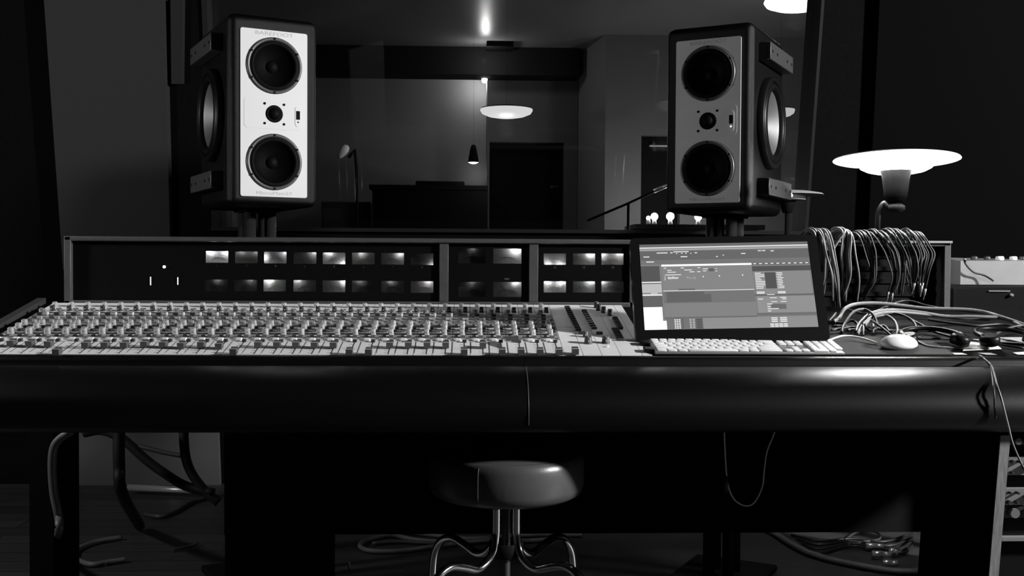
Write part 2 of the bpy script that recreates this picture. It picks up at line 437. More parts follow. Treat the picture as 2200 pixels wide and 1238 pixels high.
# fascia panel with openings: built as cells around the meters per bay
def fascia(x0, x1, cells):
    """one dark panel, x0..x1 across, with rectangular openings; cells = list of (xa,xb,za,zb)"""
    bm_ = MB(); y0, y1 = YF - .004, YF - .001
    xs = sorted({x0, x1} | {c[0] for c in cells} | {c[1] for c in cells}); zs = sorted({zb + t, zt - t} | {c[2] for c in cells} | {c[3] for c in cells})
    for xa, xb_ in zip(xs, xs[1:]):
        if xb_ - xa < 1e-5: continue
        for za, zc in zip(zs, zs[1:]):
            if zc - za < 1e-5: continue
            mx_, mz_ = (xa + xb_) / 2, (za + zc) / 2
            if any(c[0] < mx_ < c[1] and c[2] < mz_ < c[3] for c in cells): continue
            bm_.box((xa, y0, za), (xb_, y1, zc))
    return bm_
cells = []
for x, y, w, h, L in meters:
    p = bx(x, y); q = bx(x + w, y + h)
    zc = (p.z + q.z) / 2; hh = h * YF / F / 2
    cells.append((p.x, q.x, zc - hh, zc + hh))
obj('meter_fascia', fascia(xl + .018, XD1 - .012, [c for c in cells if c[0] < XD1]), M_BLACKP, console)
obj('meter_fascia', fascia(XD1 + .012, XD2 - .012, [c for c in cells if XD1 < c[0] < XD2]), M_BLACKP, console)
obj('meter_fascia', fascia(XD2 + .012, XD3, [c for c in cells if c[0] > XD2]), M_BLACKP, console)
M_MBOX = mat('meter_housing', .25, .7)
for c, (x, y, w, h, (br, lamps)) in zip(cells, meters):
    xa, xb_, za, zc = c; e = .004; D = .018; y0 = YF - .001
    b = MB(); b.box((xa - e, y0, zc + e), (xb_ + e, y0 + D, zc + e + .001)); b.box((xa - e, y0, za - e - .001), (xb_ + e, y0 + D, za - e))
    b.box((xa - e - .001, y0, za - e), (xa - e, y0 + D, zc + e)); b.box((xb_ + e, y0, za - e), (xb_ + e + .001, y0 + D, zc + e))
    mtr = obj('level_meter', b, M_MBOX, console)
    b = MB(); b.mi = 0; b.box((xa - e, y0 + D - .003, za - e), (xb_ + e, y0 + D - .001, zc + e))
    b.mi = 1; cx = (xa + xb_) / 2; rr = (xb_ - xa) * .42; cz = za - (zc - za) * .25
    pts = [Vector((cx + rr * math.sin(R(a)), y0 + D - .0034, cz + rr * math.cos(R(a)) * .9)) for a in range(-50, 51, 10)]
    b.tube(pts, .00035, n=4, smooth=0)
    obj('meter_face', b, [M_FACE, M_BAR], mtr)
    b = MB(); b.tube([Vector((cx, y0 + D - .005, za - e)), Vector((cx - .014, y0 + D - .005, zc - .006))], .0003, n=4, smooth=0); obj('needle', b, M_BLACK, mtr)
    b = MB(); b.box((xa - e + .0003, y0 + .0003, za - e + .0003), (xb_ + e - .0003, y0 + .0009, zc + e - .0003)); obj('meter_window', b, M_SMOKE, mtr)
    for u, v in lamps:
        lx = cx + u * (xb_ - xa) / 2; lz = (zc + .0015) if v == 1 else ((za - .0015) if v == -1 else (za + zc) / 2)
        if v == 0: lx = xa - .002
        light('POINT', 'meter_lamp', Vector((lx, y0 + .009, lz)), br ** 1.1 * .2 * (1.0 / len(lamps) ** .5) * (1.5 if w > 50 else 1), .002, mtr)
# numbers and the small lit marks
TX = Matrix.Rotation(R(90), 4, 'X')
def label(s, px, py, size, m): return text_obj('lettering', s, size, Matrix.Translation(at(px, py, YF - .0045)) @ TX, m, console)
E1 = em(.10); E2 = em(.03)
for s, x, y, m in (('1', 466, 571, E2), ('2', 530, 571, E2), ('3', 592, 572, E1), ('4', 655, 573, E2), ('5', 718, 573, E1), ('6', 781, 574, E2), ('7', 844, 574, E2), ('8', 907, 575, E2),
                   ('12', 1192, 575, E1), ('13', 1254, 575, E1), ('14', 1316, 575, E1), ('MIX', 1089, 600, E1)): label(s, x, y, .0075, m)
b = MB(); p = at(353, 573.5, YF - .005); b.lathe([(.0038, 0), (.0038, .002), (.002, .003)], M=Matrix.Translation(p) @ TX, n=14); obj('indicator_light', b, em(3), console)
for x, y0_, y1_ in ((323.5, 595, 613), (382, 596, 612)):
    b = MB(); p = at(x, y0_, YF - .005); q = at(x, y1_, YF - .005); b.box((p.x - .0012, p.y - .001, q.z), (p.x + .0012, p.y + .001, p.z)); obj('indicator_bar', b, em(1.1), console)
# patchbay bay interior (right of the monitor)
b = MB()
xp0, xp1 = XD3 + .02, xr - .019
b.box((xp0, YF + .03, surfz(YF) - .03), (xp1, YF + .036, zt - t))
for r_ in range(4):
    z = zt - .045 - r_ * .035; b.box((xp0 + .01, YF + .024, z), (xp1 - .01, YF + .031, z + .012))
obj('patch_panel', b, M_BLACK, console)
b = MB(); b.box((bx(1730, 580).x, YF - .028, zt - .004), (xr, YF - .016, zt + .002)); obj('patch_rail', b, mat('rail_grey', .28, .4), console)
# tape seam line and tag
b = MB(); p = at(1168, 915, 2.24); b.box((p.x - .010, p.y, p.z - .010), (p.x + .010, p.y + .002, p.z + .012), bev=0)
tg = solo('paper_tag', b, mat('tag_grey', .3, .7), 'small pale square tag hanging under the centre of the armrest', 'tag')

# ---------------------------------------------------------------- monitor
BL = at(1385, 710, 2.492); BRc = at(1758, 703, 2.470); TL = at(1365, 527, 2.583)
U = (BRc - BL); SWd = U.length; U.normalize(); V = TL - BL; V = (V - U * V.dot(U)); SHt = V.length; V.normalize(); N = U.cross(V)
mon = thing('computer_monitor', 'black framed flat monitor leaning back on the console, screen full of audio software', 'monitor', BL + U * SWd / 2 - V * .03)
MF = frame_mtx(BL, U, V, N)   # local x across, y up, z towards viewer
b = MB(); w_, h_ = SWd + .046, SHt + .052
b.rrect(w_, h_, .012, -.028, .0015, M=MF @ Matrix.Translation((SWd / 2 + .001, SHt / 2 - .008, 0)))
obj('bezel', b, mat('monitor_black', .008, .25), mon)
b = MB(); lv = {}
SMATS = []
def sq(x0, y0, x1, y1, e, z):
    """screen rectangle; corners measured on the photo, put in the plane of the screen"""
    m = em(e)
    if m not in SMATS: SMATS.append(m)
    b.mi = SMATS.index(m)
    inv = MF.inverted()
    P = inv @ onplane(x0, y0, BL, N); Q = inv @ onplane(x1, y1, BL, N)
    a, c, d, e2 = P.x, Q.x, Q.y, P.y
    b.quad(*(MF @ Vector(v) for v in ((a, d, z), (c, d, z), (c, e2, z), (a, e2, z))))
def uv(x0, y0, x1, y1, e, z):   # in screen fractions, y down
    m = em(e)
    if m not in SMATS: SMATS.append(m)
    b.mi = SMATS.index(m)
    X0, X1, Y0, Y1 = x0 * SWd, x1 * SWd, (1 - y0) * SHt, (1 - y1) * SHt
    b.quad(*(MF @ Vector(v) for v in ((X0, Y1, z), (X1, Y1, z), (X1, Y0, z), (X0, Y0, z))))
z1, z2, z3 = .0018, .0021, .0024
uv(0, 0, 1, 1, .20, z1)
uv(0, 0, 1, .035, .13, z2); uv(0, .035, 1, .05, .75, z2); uv(0, .062, 1, .072, .5, z2); uv(0, .085, 1, .19, .12, z2); uv(0, .19, 1, .245, .16, z2)
uv(0, .245, .11, .47, .08, z2); uv(0, .245, .11, .26, .22, z3); uv(.035, .205, .08, .217, .8, z3)
uv(0, .445, .115, .46, .8, z3); uv(0, .47, .115, .575, .5, z2); uv(0, .59, .115, .61, .75, z3); uv(.05, .578, .09, .585, .8, z3); uv(0, .61, .115, .74, .11, z2)
uv(0, .74, .11, 1, 1.0, z2); uv(.0, .90, .13, 1, 1.0, z3)
uv(.122, .245, .655, .268, 1.0, z3); uv(.122, .268, .655, .56, .22, z2); uv(.122, .553, .655, .561, .8, z3); uv(.122, .561, .655, .86, .16, z2); uv(.122, .70, .655, .86, .21, z3)
for x0, y0, x1, y1 in ((.14, .57, .36, .69), (.36, .60, .40, .69), (.21, .535, .31, .552)): uv(x0, y0, x1, y1, .11, z3)
uv(.122, .86, .655, .875, .13, z2); uv(.34, .875, 1, 1, .26, z2); uv(.13, .875, .34, 1, .16, z2)
uv(.655, .245, 1, .27, .12, z2)
for k in range(10): uv(.665 + k * .034, .25, .683 + k * .034, .26, .85, z3)
uv(.655, .285, 1, .345, .07, z2); uv(.665, .345, .99, .615, .24, z2); uv(.655, .615, 1, .635, .12, z3); uv(.665, .64, 1, .83, .27, z2); uv(.655, .83, 1, .862, .14, z3)
for k in range(9): uv(.69, .66 + k * .02, .985, .662 + k * .02, .22, z3)
for k in range(12): uv(.82, .36 + k * .021, .985, .362 + k * .021, .19, z3)
uv(.725, .36, .80, .55, .07, z2 + .0002); uv(.74, .80 - .07, .83, .79, .12, z2 + .0002)
z4 = .0027
rnd = random.Random(3)
for k in range(10):
    y = .365 + k * .0195
    uv(.667, y, .667 + rnd.uniform(.03, .055), y + .009, .85, z4); uv(.79, y, .79 + rnd.uniform(.03, .045), y + .009, .85, z4)
    if k in (1, 2, 5, 6, 7): uv(.705, y, .723, y + .01, .8, z4)
for y in (.585, .60): uv(.667, y, .713, y + .01, .85, z4); uv(.79, y, .835, y + .01, .85, z4)
uv(.725, .617, .77, .625, .8, z4); uv(.67, .667, .70, .677, .8, z4); uv(.74, .655, .78, .663, .8, z4); uv(.80, .652, .835, .662, .8, z4); uv(.81, .67, .835, .68, .8, z4)
uv(.745, .70, .78, .708, .8, z4); uv(.80, .70, .835, .708, .8, z4); uv(.72, .725, .75, .735, .8, z4); uv(.72, .755, .74, .765, .8, z4); uv(.72, .78, .785, .79, .8, z4); uv(.72, .805, .74, .815, .8, z4)
for k in range(3): uv(.735, .885 + k * .02, .77, .896 + k * .02, .85, z4); uv(.785, .885 + k * .02, .825, .896 + k * .02, .85, z4)
for k in range(2):
    for j in range(4): uv(.725 + j * .026, .955 + k * .022, .747 + j * .026, .97 + k * .022, .8, z4)
for k in range(6):
    y = .885 + k * .019
    for j in range(3): uv(.175 + j * .013, y, .184 + j * .013, y + .012, .85, z4)
    for j in range(2): uv(.262 + j * .018, y, .274 + j * .018, y + .009, .6, z4)
    uv(.30, y, .335, y + .013, .07, z4); uv(.215, y, .228, y + .008, .08, z4)
for x0, x1, y in ((.135, .15, .285), (.235, .255, .285), (.335, .35, .285), (.155, .18, .31), (.255, .30, .31), (.365, .395, .30), (.155, .205, .333), (.285, .315, .333), (.33, .35, .333), (.365, .385, .325), (.44, .448, .30), (.44, .448, .33), (.14, .235, .365)):
    uv(x0, y, x1, y + .009, .8, z4)
uv(.40, .30, .43, .335, .10, z3)
for x, y in ((.36, .39), (.455, .385), (.592, .38)): uv(x, y, x + .007, y + .014, .9, z4)
for x0, x1, y in ((.10, .165, .10), (.18, .195, .10), (.20, .29, .09), (.215, .222, .11), (.245, .252, .11), (.27, .277, .11), (.30, .306, .11), (.325, .34, .105), (.70, .72, .095), (.725, .745, .095), (.775, .795, .10), (.02, .055, .145), (.45, .46, .155), (.60, .625, .125), (.49, .497, .14), (.24, .28, .15)):
    uv(x0, y, x1, y + .012, .75, z4)
scr = obj('screen', b, SMATS, mon)
text_obj('screen_lettering', 'fabfilter', .0085, MF @ Matrix.Translation((.155 * SWd, (1 - .405) * SHt, z4)), em(.85), mon, bold=.0002, align='LEFT')
text_obj('screen_lettering', 'Pro-Q', .0085, MF @ Matrix.Translation((.265 * SWd, (1 - .408) * SHt, z4)), em(.45), mon, align='LEFT')
text_obj('screen_lettering', 'J', .011, MF @ Matrix.Translation((.135 * SWd, (1 - .405) * SHt, z4)), em(.85), mon, align='LEFT')
b = MB(); foot = mon.location
pb = BL + U * SWd / 2
b.hexa([Vector((pb.x - .1, 2.52, surfz(2.52) + .001)), Vector((pb.x + .1, 2.52, surfz(2.52) + .001)), Vector((pb.x + .1, 2.78, surfz(2.78) + .001)), Vector((pb.x - .1, 2.78, surfz(2.78) + .001)),
        Vector((pb.x - .1, 2.52, surfz(2.52) + .006)), Vector((pb.x + .1, 2.52, surfz(2.52) + .006)), Vector((pb.x + .1, 2.78, surfz(2.78) + .006)), Vector((pb.x - .1, 2.78, surfz(2.78) + .006))])
b.tube([Vector((pb.x, 2.74, surfz(2.74))), pb + V * .12 - N * .03], .014, smooth=0)
obj('stand', b, M_BLACKP, mon)

# ---------------------------------------------------------------- keyboard
kbY0, kbY1 = 2.374, 2.488
kx0 = at(1408, 764, 2.372).x; KW = .43; KD = .114
kb = thing('computer_keyboard', 'white full size keyboard lying on the console below the monitor', 'keyboard', (kx0, kbY0, surfz(kbY0) + .0015), rot=(SA, 0, 0))
b = MB(); b.box((0, 0, 0), (KW, KD, .006), bev=.002); obj('case', b, M_ALU, kb, world=False)
U19 = .01905
rows = [
    (0, [(1.25,), (1.25,), (1.25,), (6.0,), (1.25,), (1.25,), (2.75,)]),
    (1, [(2.25,)] + [(1,)] * 10 + [(2.75,)]),
    (2, [(1.75,)] + [(1,)] * 11 + [(2.25,)]),
    (3, [(1.5,)] + [(1,)] * 12 + [(1.5,)]),
    (4, [(1,)] * 13 + [(2,)]),
    (5, [(1.07,)] * 14)]
kp = {}
def key(x, y, w, d=.0155):
    k = (round(w, 3), round(d, 3))
    if k not in kp:
        bb = MB(); bb.box((0, 0, 0), (w * U19 - .0032, d, .0042), bev=.0012, seg=1)
        o = obj('key', bb, M_WHITE, kb, world=False); kp[k] = o
    else:
        o = kp[k].copy(); COL.objects.link(o); o.parent = kb
    o.location = (x, y, .006); return o
for r_, ks in rows:
    x = .006; d = .0155 if r_ < 5 else .009
    for (w,) in ks:
        key(x, .005 + r_ * .0183, w, d); x += w * U19
xn = .006 + 15 * U19 + .006
for k in range(3):
    key(xn + k * U19, .005, 1)
    key(xn + k * U19, .005 + 3 * .0183, 1); key(xn + k * U19, .005 + 4 * .0183, 1); key(xn + k * U19, .005 + 5 * .0183, 1, .009)
key(xn + U19, .005 + .0183, 1)
xn += 3 * U19 + .006
for r_ in range(6):
    for k in range(4):
        if r_ == 0 and k == 1: continue
        if k == 3 and r_ == 0: continue
        w = 2 if (r_ == 0 and k == 0) else 1
        key(xn + k * U19 * .98, .005 + r_ * .0183, w * .98, .009 if r_ == 5 else .0155)

for k, (x, y, ww) in enumerate(((1383, 742, .011), (1394, 757, .012))):
    p = surf(x, y); b = MB(); b.box((-ww, -.012, 0), (ww, .012, .009), M=SM(p.x, p.y, .0015), bev=.002)
    solo('plug_adapter', b, M_BLACKP, ('upper', 'lower')[k] + ' of two small black adapters at the left edge of the keyboard', 'adapter')
# mouse and pad
mp0 = at(1930, 760, 2.42)
b = MB(); b.box((.845, 2.376, 0), (1.10, 2.53, .003)); 
for v in b.bm.verts: v.co.z += surfz(v.co.y) + .0012
solo('mouse_pad', b, mat('pad_dark', .022, .9), 'flat dark mouse pad between the keyboard and the cable tangle', 'mouse pad')
mx, my = at(1930, 750, 2.43).x, 2.43
mouse = thing('computer_mouse', 'glossy white rounded mouse on the dark pad, to the right of the keyboard', 'mouse', (mx, my, surfz(my) + .0045), rot=(SA, 0, R(14)))
b = MB()
n = 20; rings = []
for i in range(1, 8):
    t_ = i / 8 * math.pi / 2
    rings.append((math.cos(t_), math.sin(t_)))
pr = [(.80, 0), (1.0, .25)] + [(c, .25 + .75 * s_) for c, s_ in rings] + [(0, 1)]
b.lathe([(r_, z_) for r_, z_ in pr], n=28)
for v in b.bm.verts: v.co = Vector((v.co.x * .047, v.co.y * .031, v.co.z * .031))
obj('shell', b, mat('mouse_white', .8, .2, coat=.5), mouse, world=False)
b = MB(); b.lathe([(.004, -.002), (.004, .002)], M=Matrix.Translation((.02, 0, .0285)) @ Matrix.Rotation(R(90), 4, 'X'), n=12); obj('scroll_ball', b, M_KNOBL, mouse, world=False)

# ---------------------------------------------------------------- cables on the desk
def zp(x, y): return (1700 + x / 3.752, 460 + y / 3.752)
def cable(name, pts, r, m, label, group=None, parent=None, n=8, sm=6):
    b = MB(); b.tube(pts, r, n=n, smooth=sm)
    return solo(name, b, m, label, 'cable', group)
def zpts(lst): return [at(*zp(x, y), Y) for x, y, Y in lst]
def clampz(P):
    return [Vector((p.x, p.y, max(p.z, (surfz(p.y) if p.y < 2.86 else surfz(2.86)) + .006))) for p in P]
desk = [
 ('pale thick cable arching highest from the monitor corner over to the right edge', .0048, M_CABLEL, [(340, 930, 2.66), (390, 830, 2.70), (430, 765, 2.72), (520, 727, 2.74), (700, 720, 2.75), (900, 740, 2.75), (1100, 762, 2.74), (1400, 770, 2.72), (1560, 792, 2.70), (1700, 832, 2.66), (1900, 900, 2.62)]),
 ('pale cable running second from the top across the tangle to the right', .0045, M_CABLEL, [(520, 980, 2.56), (545, 890, 2.60), (620, 815, 2.64), (720, 780, 2.66), (850, 775, 2.68), (1050, 795, 2.68), (1250, 825, 2.68), (1500, 828, 2.67), (1720, 845, 2.66), (1900, 920, 2.60)]),
 ('pale cable curving up beside the mouse cord then away right', .0042, M_CABLEL, [(530, 985, 2.54), (585, 885, 2.59), (690, 810, 2.63), (850, 792, 2.66), (1100, 812, 2.68), (1350, 838, 2.69), (1600, 850, 2.68)]),
 ('grey cable in a tight arch just right of the monitor corner', .0035, M_CABLEM, [(405, 990, 2.56), (425, 890, 2.60), (500, 792, 2.64), (590, 770, 2.66), (660, 810, 2.62), (700, 900, 2.58)]),
 ('dark cable slanting down from the tangle to the mouse', .003, M_CABLED, [(600, 830, 2.64), (680, 880, 2.58), (760, 940, 2.53), (830, 1000, 2.49), (900, 1045, 2.46)]),
 ('grey cable looping down behind the white mouse', .0034, M_CABLEL, [(590, 900, 2.58), (660, 835, 2.62), (760, 818, 2.64), (830, 860, 2.60), (855, 930, 2.55), (845, 1000, 2.50)]),
 ('short grey cable bowing over in the middle of the tangle', .0032, M_CABLEM, [(760, 800, 2.66), (860, 805, 2.65), (950, 840, 2.63), (1000, 890, 2.60), (1010, 940, 2.57)]),
 ('grey cable trailing right from the tangle towards the black headphones', .0032, M_CABLEM, [(940, 840, 2.64), (1040, 890, 2.60), (1130, 940, 2.57), (1230, 985, 2.54), (1300, 1000, 2.52)]),
 ('pale cable rising from the papers at the right edge', .0034, M_CABLEM, [(1640, 975, 2.54), (1700, 940, 2.57), (1790, 910, 2.60), (1920, 890, 2.62)]),
 ('black cable wandering behind the tangle along the patchbay foot', .003, M_CABLED, [(420, 760, 2.78), (620, 800, 2.74), (900, 700, 2.80), (1100, 740, 2.78), (1300, 770, 2.76), (1600, 800, 2.74)]),
 ('thin grey cable lying low under the arches', .0028, M_CABLEM, [(320, 960, 2.58), (460, 915, 2.60), (640, 915, 2.60), (760, 935, 2.58), (900, 940, 2.58), (1200, 945, 2.57)]),
 ('thin dark cable crossing the papers at the right', .0026, M_CABLED, [(1000, 1000, 2.50), (1250, 1015, 2.50), (1450, 1020, 2.49), (1640, 1060, 2.46), (1876, 1100, 2.42)]),
 ('pale thin cable curling in front of the black headphones', .0026, M_CABLEL, [(860, 985, 2.52), (900, 965, 2.53), (960, 985, 2.51), (1050, 1045, 2.46), (1150, 1095, 2.43), (1500, 1100, 2.42)]),
 ('white mouse cord arching from behind the keyboard to the mouse', .0022, M_WHITE, [(300, 1022, 2.47), (350, 1000, 2.48), (420, 982, 2.495), (520, 990, 2.49), (620, 1015, 2.47), (700, 1045, 2.45)]),
 ('tangled grey cable knotted beside the monitor corner', .0035, M_CABLEM, [(300, 900, 2.66), (360, 800, 2.72), (330, 860, 2.70), (400, 900, 2.65), (500, 860, 2.64), (540, 940, 2.60), (450, 960, 2.58)]),
 ('dark cable knotted low behind the keyboard cord', .0032, M_CABLED, [(330, 930, 2.62), (420, 920, 2.62), (520, 940, 2.60), (580, 900, 2.62), (640, 950, 2.58), (740, 900, 2.60), (800, 960, 2.56)]),
 ('black cable running along the back of the papers to the right edge', .0034, M_CABLED, [(1100, 850, 2.64), (1300, 880, 2.62), (1500, 900, 2.60), (1700, 890, 2.62), (1900, 960, 2.58)]),
]
for lab, r_, m, P in desk: cable('cable', clampz(zpts(P)), r_, m, lab)
# white keyboard cord
cable('keyboard_cord', clampz([at(x, y, Y) for x, y, Y in ((1618, 738, 2.49), (1635, 733, 2.50), (1660, 730.5, 2.505), (1680, 733, 2.50), (1690, 740, 2.49))]), .0016, M_WHITE, 'short white cord curving over the back edge of the keyboard')
# loose connectors in the tangle
for k, (x, y, Y) in enumerate(((575, 955, 2.56), (655, 940, 2.57))):
    p = clampz([at(*zp(x, y), Y)])[0]; pl = thing('cable_plug', ('left', 'right')[k] + ' of two short pale plugs standing upright in the cable tangle', 'plug', p)
    b = MB(); b.lathe([(.0035, -.005), (.0038, .014), (.002, .018)], M=Matrix.Translation(p), n=12); obj('sleeve', b, M_KNOBL, pl)
    b = MB(); b.lathe([(.0017, .018), (.0017, .026), (.0004, .029)], M=Matrix.Translation(p), n=10); obj('tip', b, M_CHROME, pl)

# papers, scraps
def flat(name, pts, m, label, cat, lift=.002, th=.0006, dz=0):
    b = MB(); P = [surf(x, y) for x, y in pts]; b.hexa([p + SN * lift for p in P] + [p + SN * (lift + th) for p in P]) if len(P) == 4 else None
    return solo(name, b, m, label, cat)
flat('paper_sheet', [(2068, 756), (2090, 731), (2128, 733), (2152, 752)], M_PAPER, 'pale paper sheet right of the black headphones', 'paper')
flat('paper_strip', [(1996, 763.5), (1990, 760), (2028, 760), (2036, 763.5)], M_PAPER, 'short white paper strip at the front edge, beside the mouse', 'paper')
flat('paper_strip', [(2044, 764), (2036, 760.5), (2066, 760.5), (2078, 764)], M_PAPER, 'short white paper strip at the front edge, second from the mouse', 'paper')
flat('paper_strip', [(2118, 764.5), (2100, 760.5), (2128, 760.5), (2142, 764.5)], mat('paper_grey', .3, .8), 'greyish paper strip at the front edge near the hanging cord', 'paper')
flat('paper_sheet', [(2186, 764), (2176, 760), (2204, 758), (2215, 764)], M_PAPER, 'white paper corner at the right edge of the console front', 'paper')
flat('paper_sheet', [(2130, 736), (2116, 727), (2196, 727), (2215, 742)], mat('paper_grey', .3, .8), 'greyish paper sheet at the far right behind the headphones', 'paper')
flat('paper_sheet', [(1815, 733), (1818, 728), (1885, 728), (1892, 733)], mat('paper_grey', .3, .8), 'greyish paper slip behind the mouse pad', 'paper')
flat('card_scrap', [(1090, 746), (1079, 739), (1112, 737), (1118, 754)], mat('card_dark', .06, .7), 'dark scrap of card lying across the faders', 'card', lift=.017)
# headphones: two pairs lying flat
def headphones(px, py, Y, s, rz, label):
    p = at(px, py, Y); y = p.y; root = thing('headphones', label, 'headphones', (p.x, y, surfz(y) + .007), rot=(SA, 0, rz))
    b = MB(); pts = [Vector((s * .075 * math.cos(R(a)), s * .085 * math.sin(R(a)), .018)) for a in range(0, 181, 20)]
    b.tube(pts, .006, n=8, smooth=3); obj('headband', b, M_BLACKP, root, world=False)
    for sx in (-1, 1):
        b = MB(); M = Matrix.Translation((sx * .062 * s, -.005, .013)) @ Matrix.Rotation(R(12 * sx), 4, 'Y')
        b.lathe([(.018, -.012), (.022, -.01), (.023, .004), (.018, .012)], M=M, n=20); obj('ear_cup', b, M_BLACKP, root, world=False)
        b = MB(); b.box((sx * .07 * s - .004, .012, .014), (sx * .07 * s + .004, .03, .024), bev=.001, seg=1); obj('clip', b, mat('clip_grey', .22, .4), root, world=False)
    return root
headphones(2004, 742, 2.45, .95, R(-8), 'black headphones lying beside the white mouse')
headphones(2168, 744, 2.45, .95, R(12), 'black headphones lying over the papers at the far right')

# ---------------------------------------------------------------- patch cables hung over the bridge
def patch(xt, yt, xm, xb_, yb_, xe, ye, r, m, lab, grp, plug=False, Yd=0):
    P = [at(xt - 24, yt + 16, YF + .075), at(xt - 12, yt + 1, YF + .04), at(xt, yt - 2, YF + .0 + Yd), at(xt + 10, yt + 6, YF - .035 + Yd), at((xt + xm) / 2 + 6, yt + 26, YF - .042 + Yd), at(xm, 548, YF - .047 + Yd), at(xb_, yb_, YF - .05 + Yd), at(xe, ye, YF - .04 + Yd)]
    root = thing('patch_cable', lab, 'cable', P[2], group=grp)
    b = MB(); b.tube(P, r, n=6, smooth=5); obj('cord', b, m, root)
    e, d = P[-1], (P[-1] - P[-2]).normalized()
    if plug:
        b = MB(); M = Matrix.Translation(e) @ d.to_track_quat('Z', 'Y').to_matrix().to_4x4()
        b.lathe([(.0034, 0), (.0036, .018), (.0018, .02), (.0018, .03), (.0004, .033)], M=M, n=10); obj('plug', b, M_ALU, root)
rg = random.Random(11)
def bundle(n, xt, sp, dm, dxb, ybm, dxe, yem, lab, grp, m, yt=497, plug=0, r=.0027):
    for k in range(n):
        f = k / max(1, n - 1); x = xt + sp * f
        mm = m if rg.random() < .7 else (M_CABLEM if m is M_CABLEL else M_CABLED)
        patch(x, yt + rg.uniform(-5, 5), x + dm + rg.uniform(-2, 2), x + dxb + rg.uniform(-3, 3) - sp * f * .3, ybm + rg.uniform(-8, 8), x + dxe + rg.uniform(-5, 5) - sp * f * .45, yem + rg.uniform(-10, 8), rg.uniform(r * .85, r * 1.1), mm, lab, grp, plug=(rg.random() < plug), Yd=rg.uniform(-.012, .008))
bundle(6, 1736, 20, 16, 22, 585, 22, 622, 'pale patch cable in the first bundle, touching the monitor edge', 'patch cables in the bundle beside the monitor', M_CABLEL)
bundle(8, 1752, 20, 22, 34, 600, 40, 655, 'pale patch cable in the second bundle from the monitor, hanging to the desk', 'patch cables in the second bundle from the monitor', M_CABLEL)
patch(1806, 491, 1786, 1775, 600, 1768, 642, .0028, M_CABLEL, 'pale patch cable slanting back left from the peak of the third bundle', None)
patch(1820, 498, 1838, 1846, 600, 1841, 650, .003, M_CABLEL, 'pale patch cable standing alone in a wide bow right of the third bundle', None)
bundle(7, 1800, 18, 8, 12, 598, 8, 640, 'pale patch cable in the third bundle from the monitor, below the peak', 'patch cables in the third bundle from the monitor', M_CABLEL, yt=496)
bundle(5, 1836, 22, 24, 32, 595, 16, 640, 'grey patch cable in the sparse fourth bundle from the monitor', 'patch cables in the fourth bundle from the monitor', M_CABLEM, yt=501, plug=.3)
bundle(9, 1868, 40, 34, 46, 590, 44, 628, 'dark patch cable in the dense fifth bundle from the monitor', 'patch cables in the fifth bundle from the monitor', M_CABLEM, yt=499, plug=.4, r=.0025)
bundle(14, 1905, 70, 32, 42, 575, 46, 614, 'dark patch cable with hanging plug near the right bridge post', 'patch cables near the right bridge post', M_CABLED if False else M_CABLEM, yt=497, plug=.7, r=.0023)

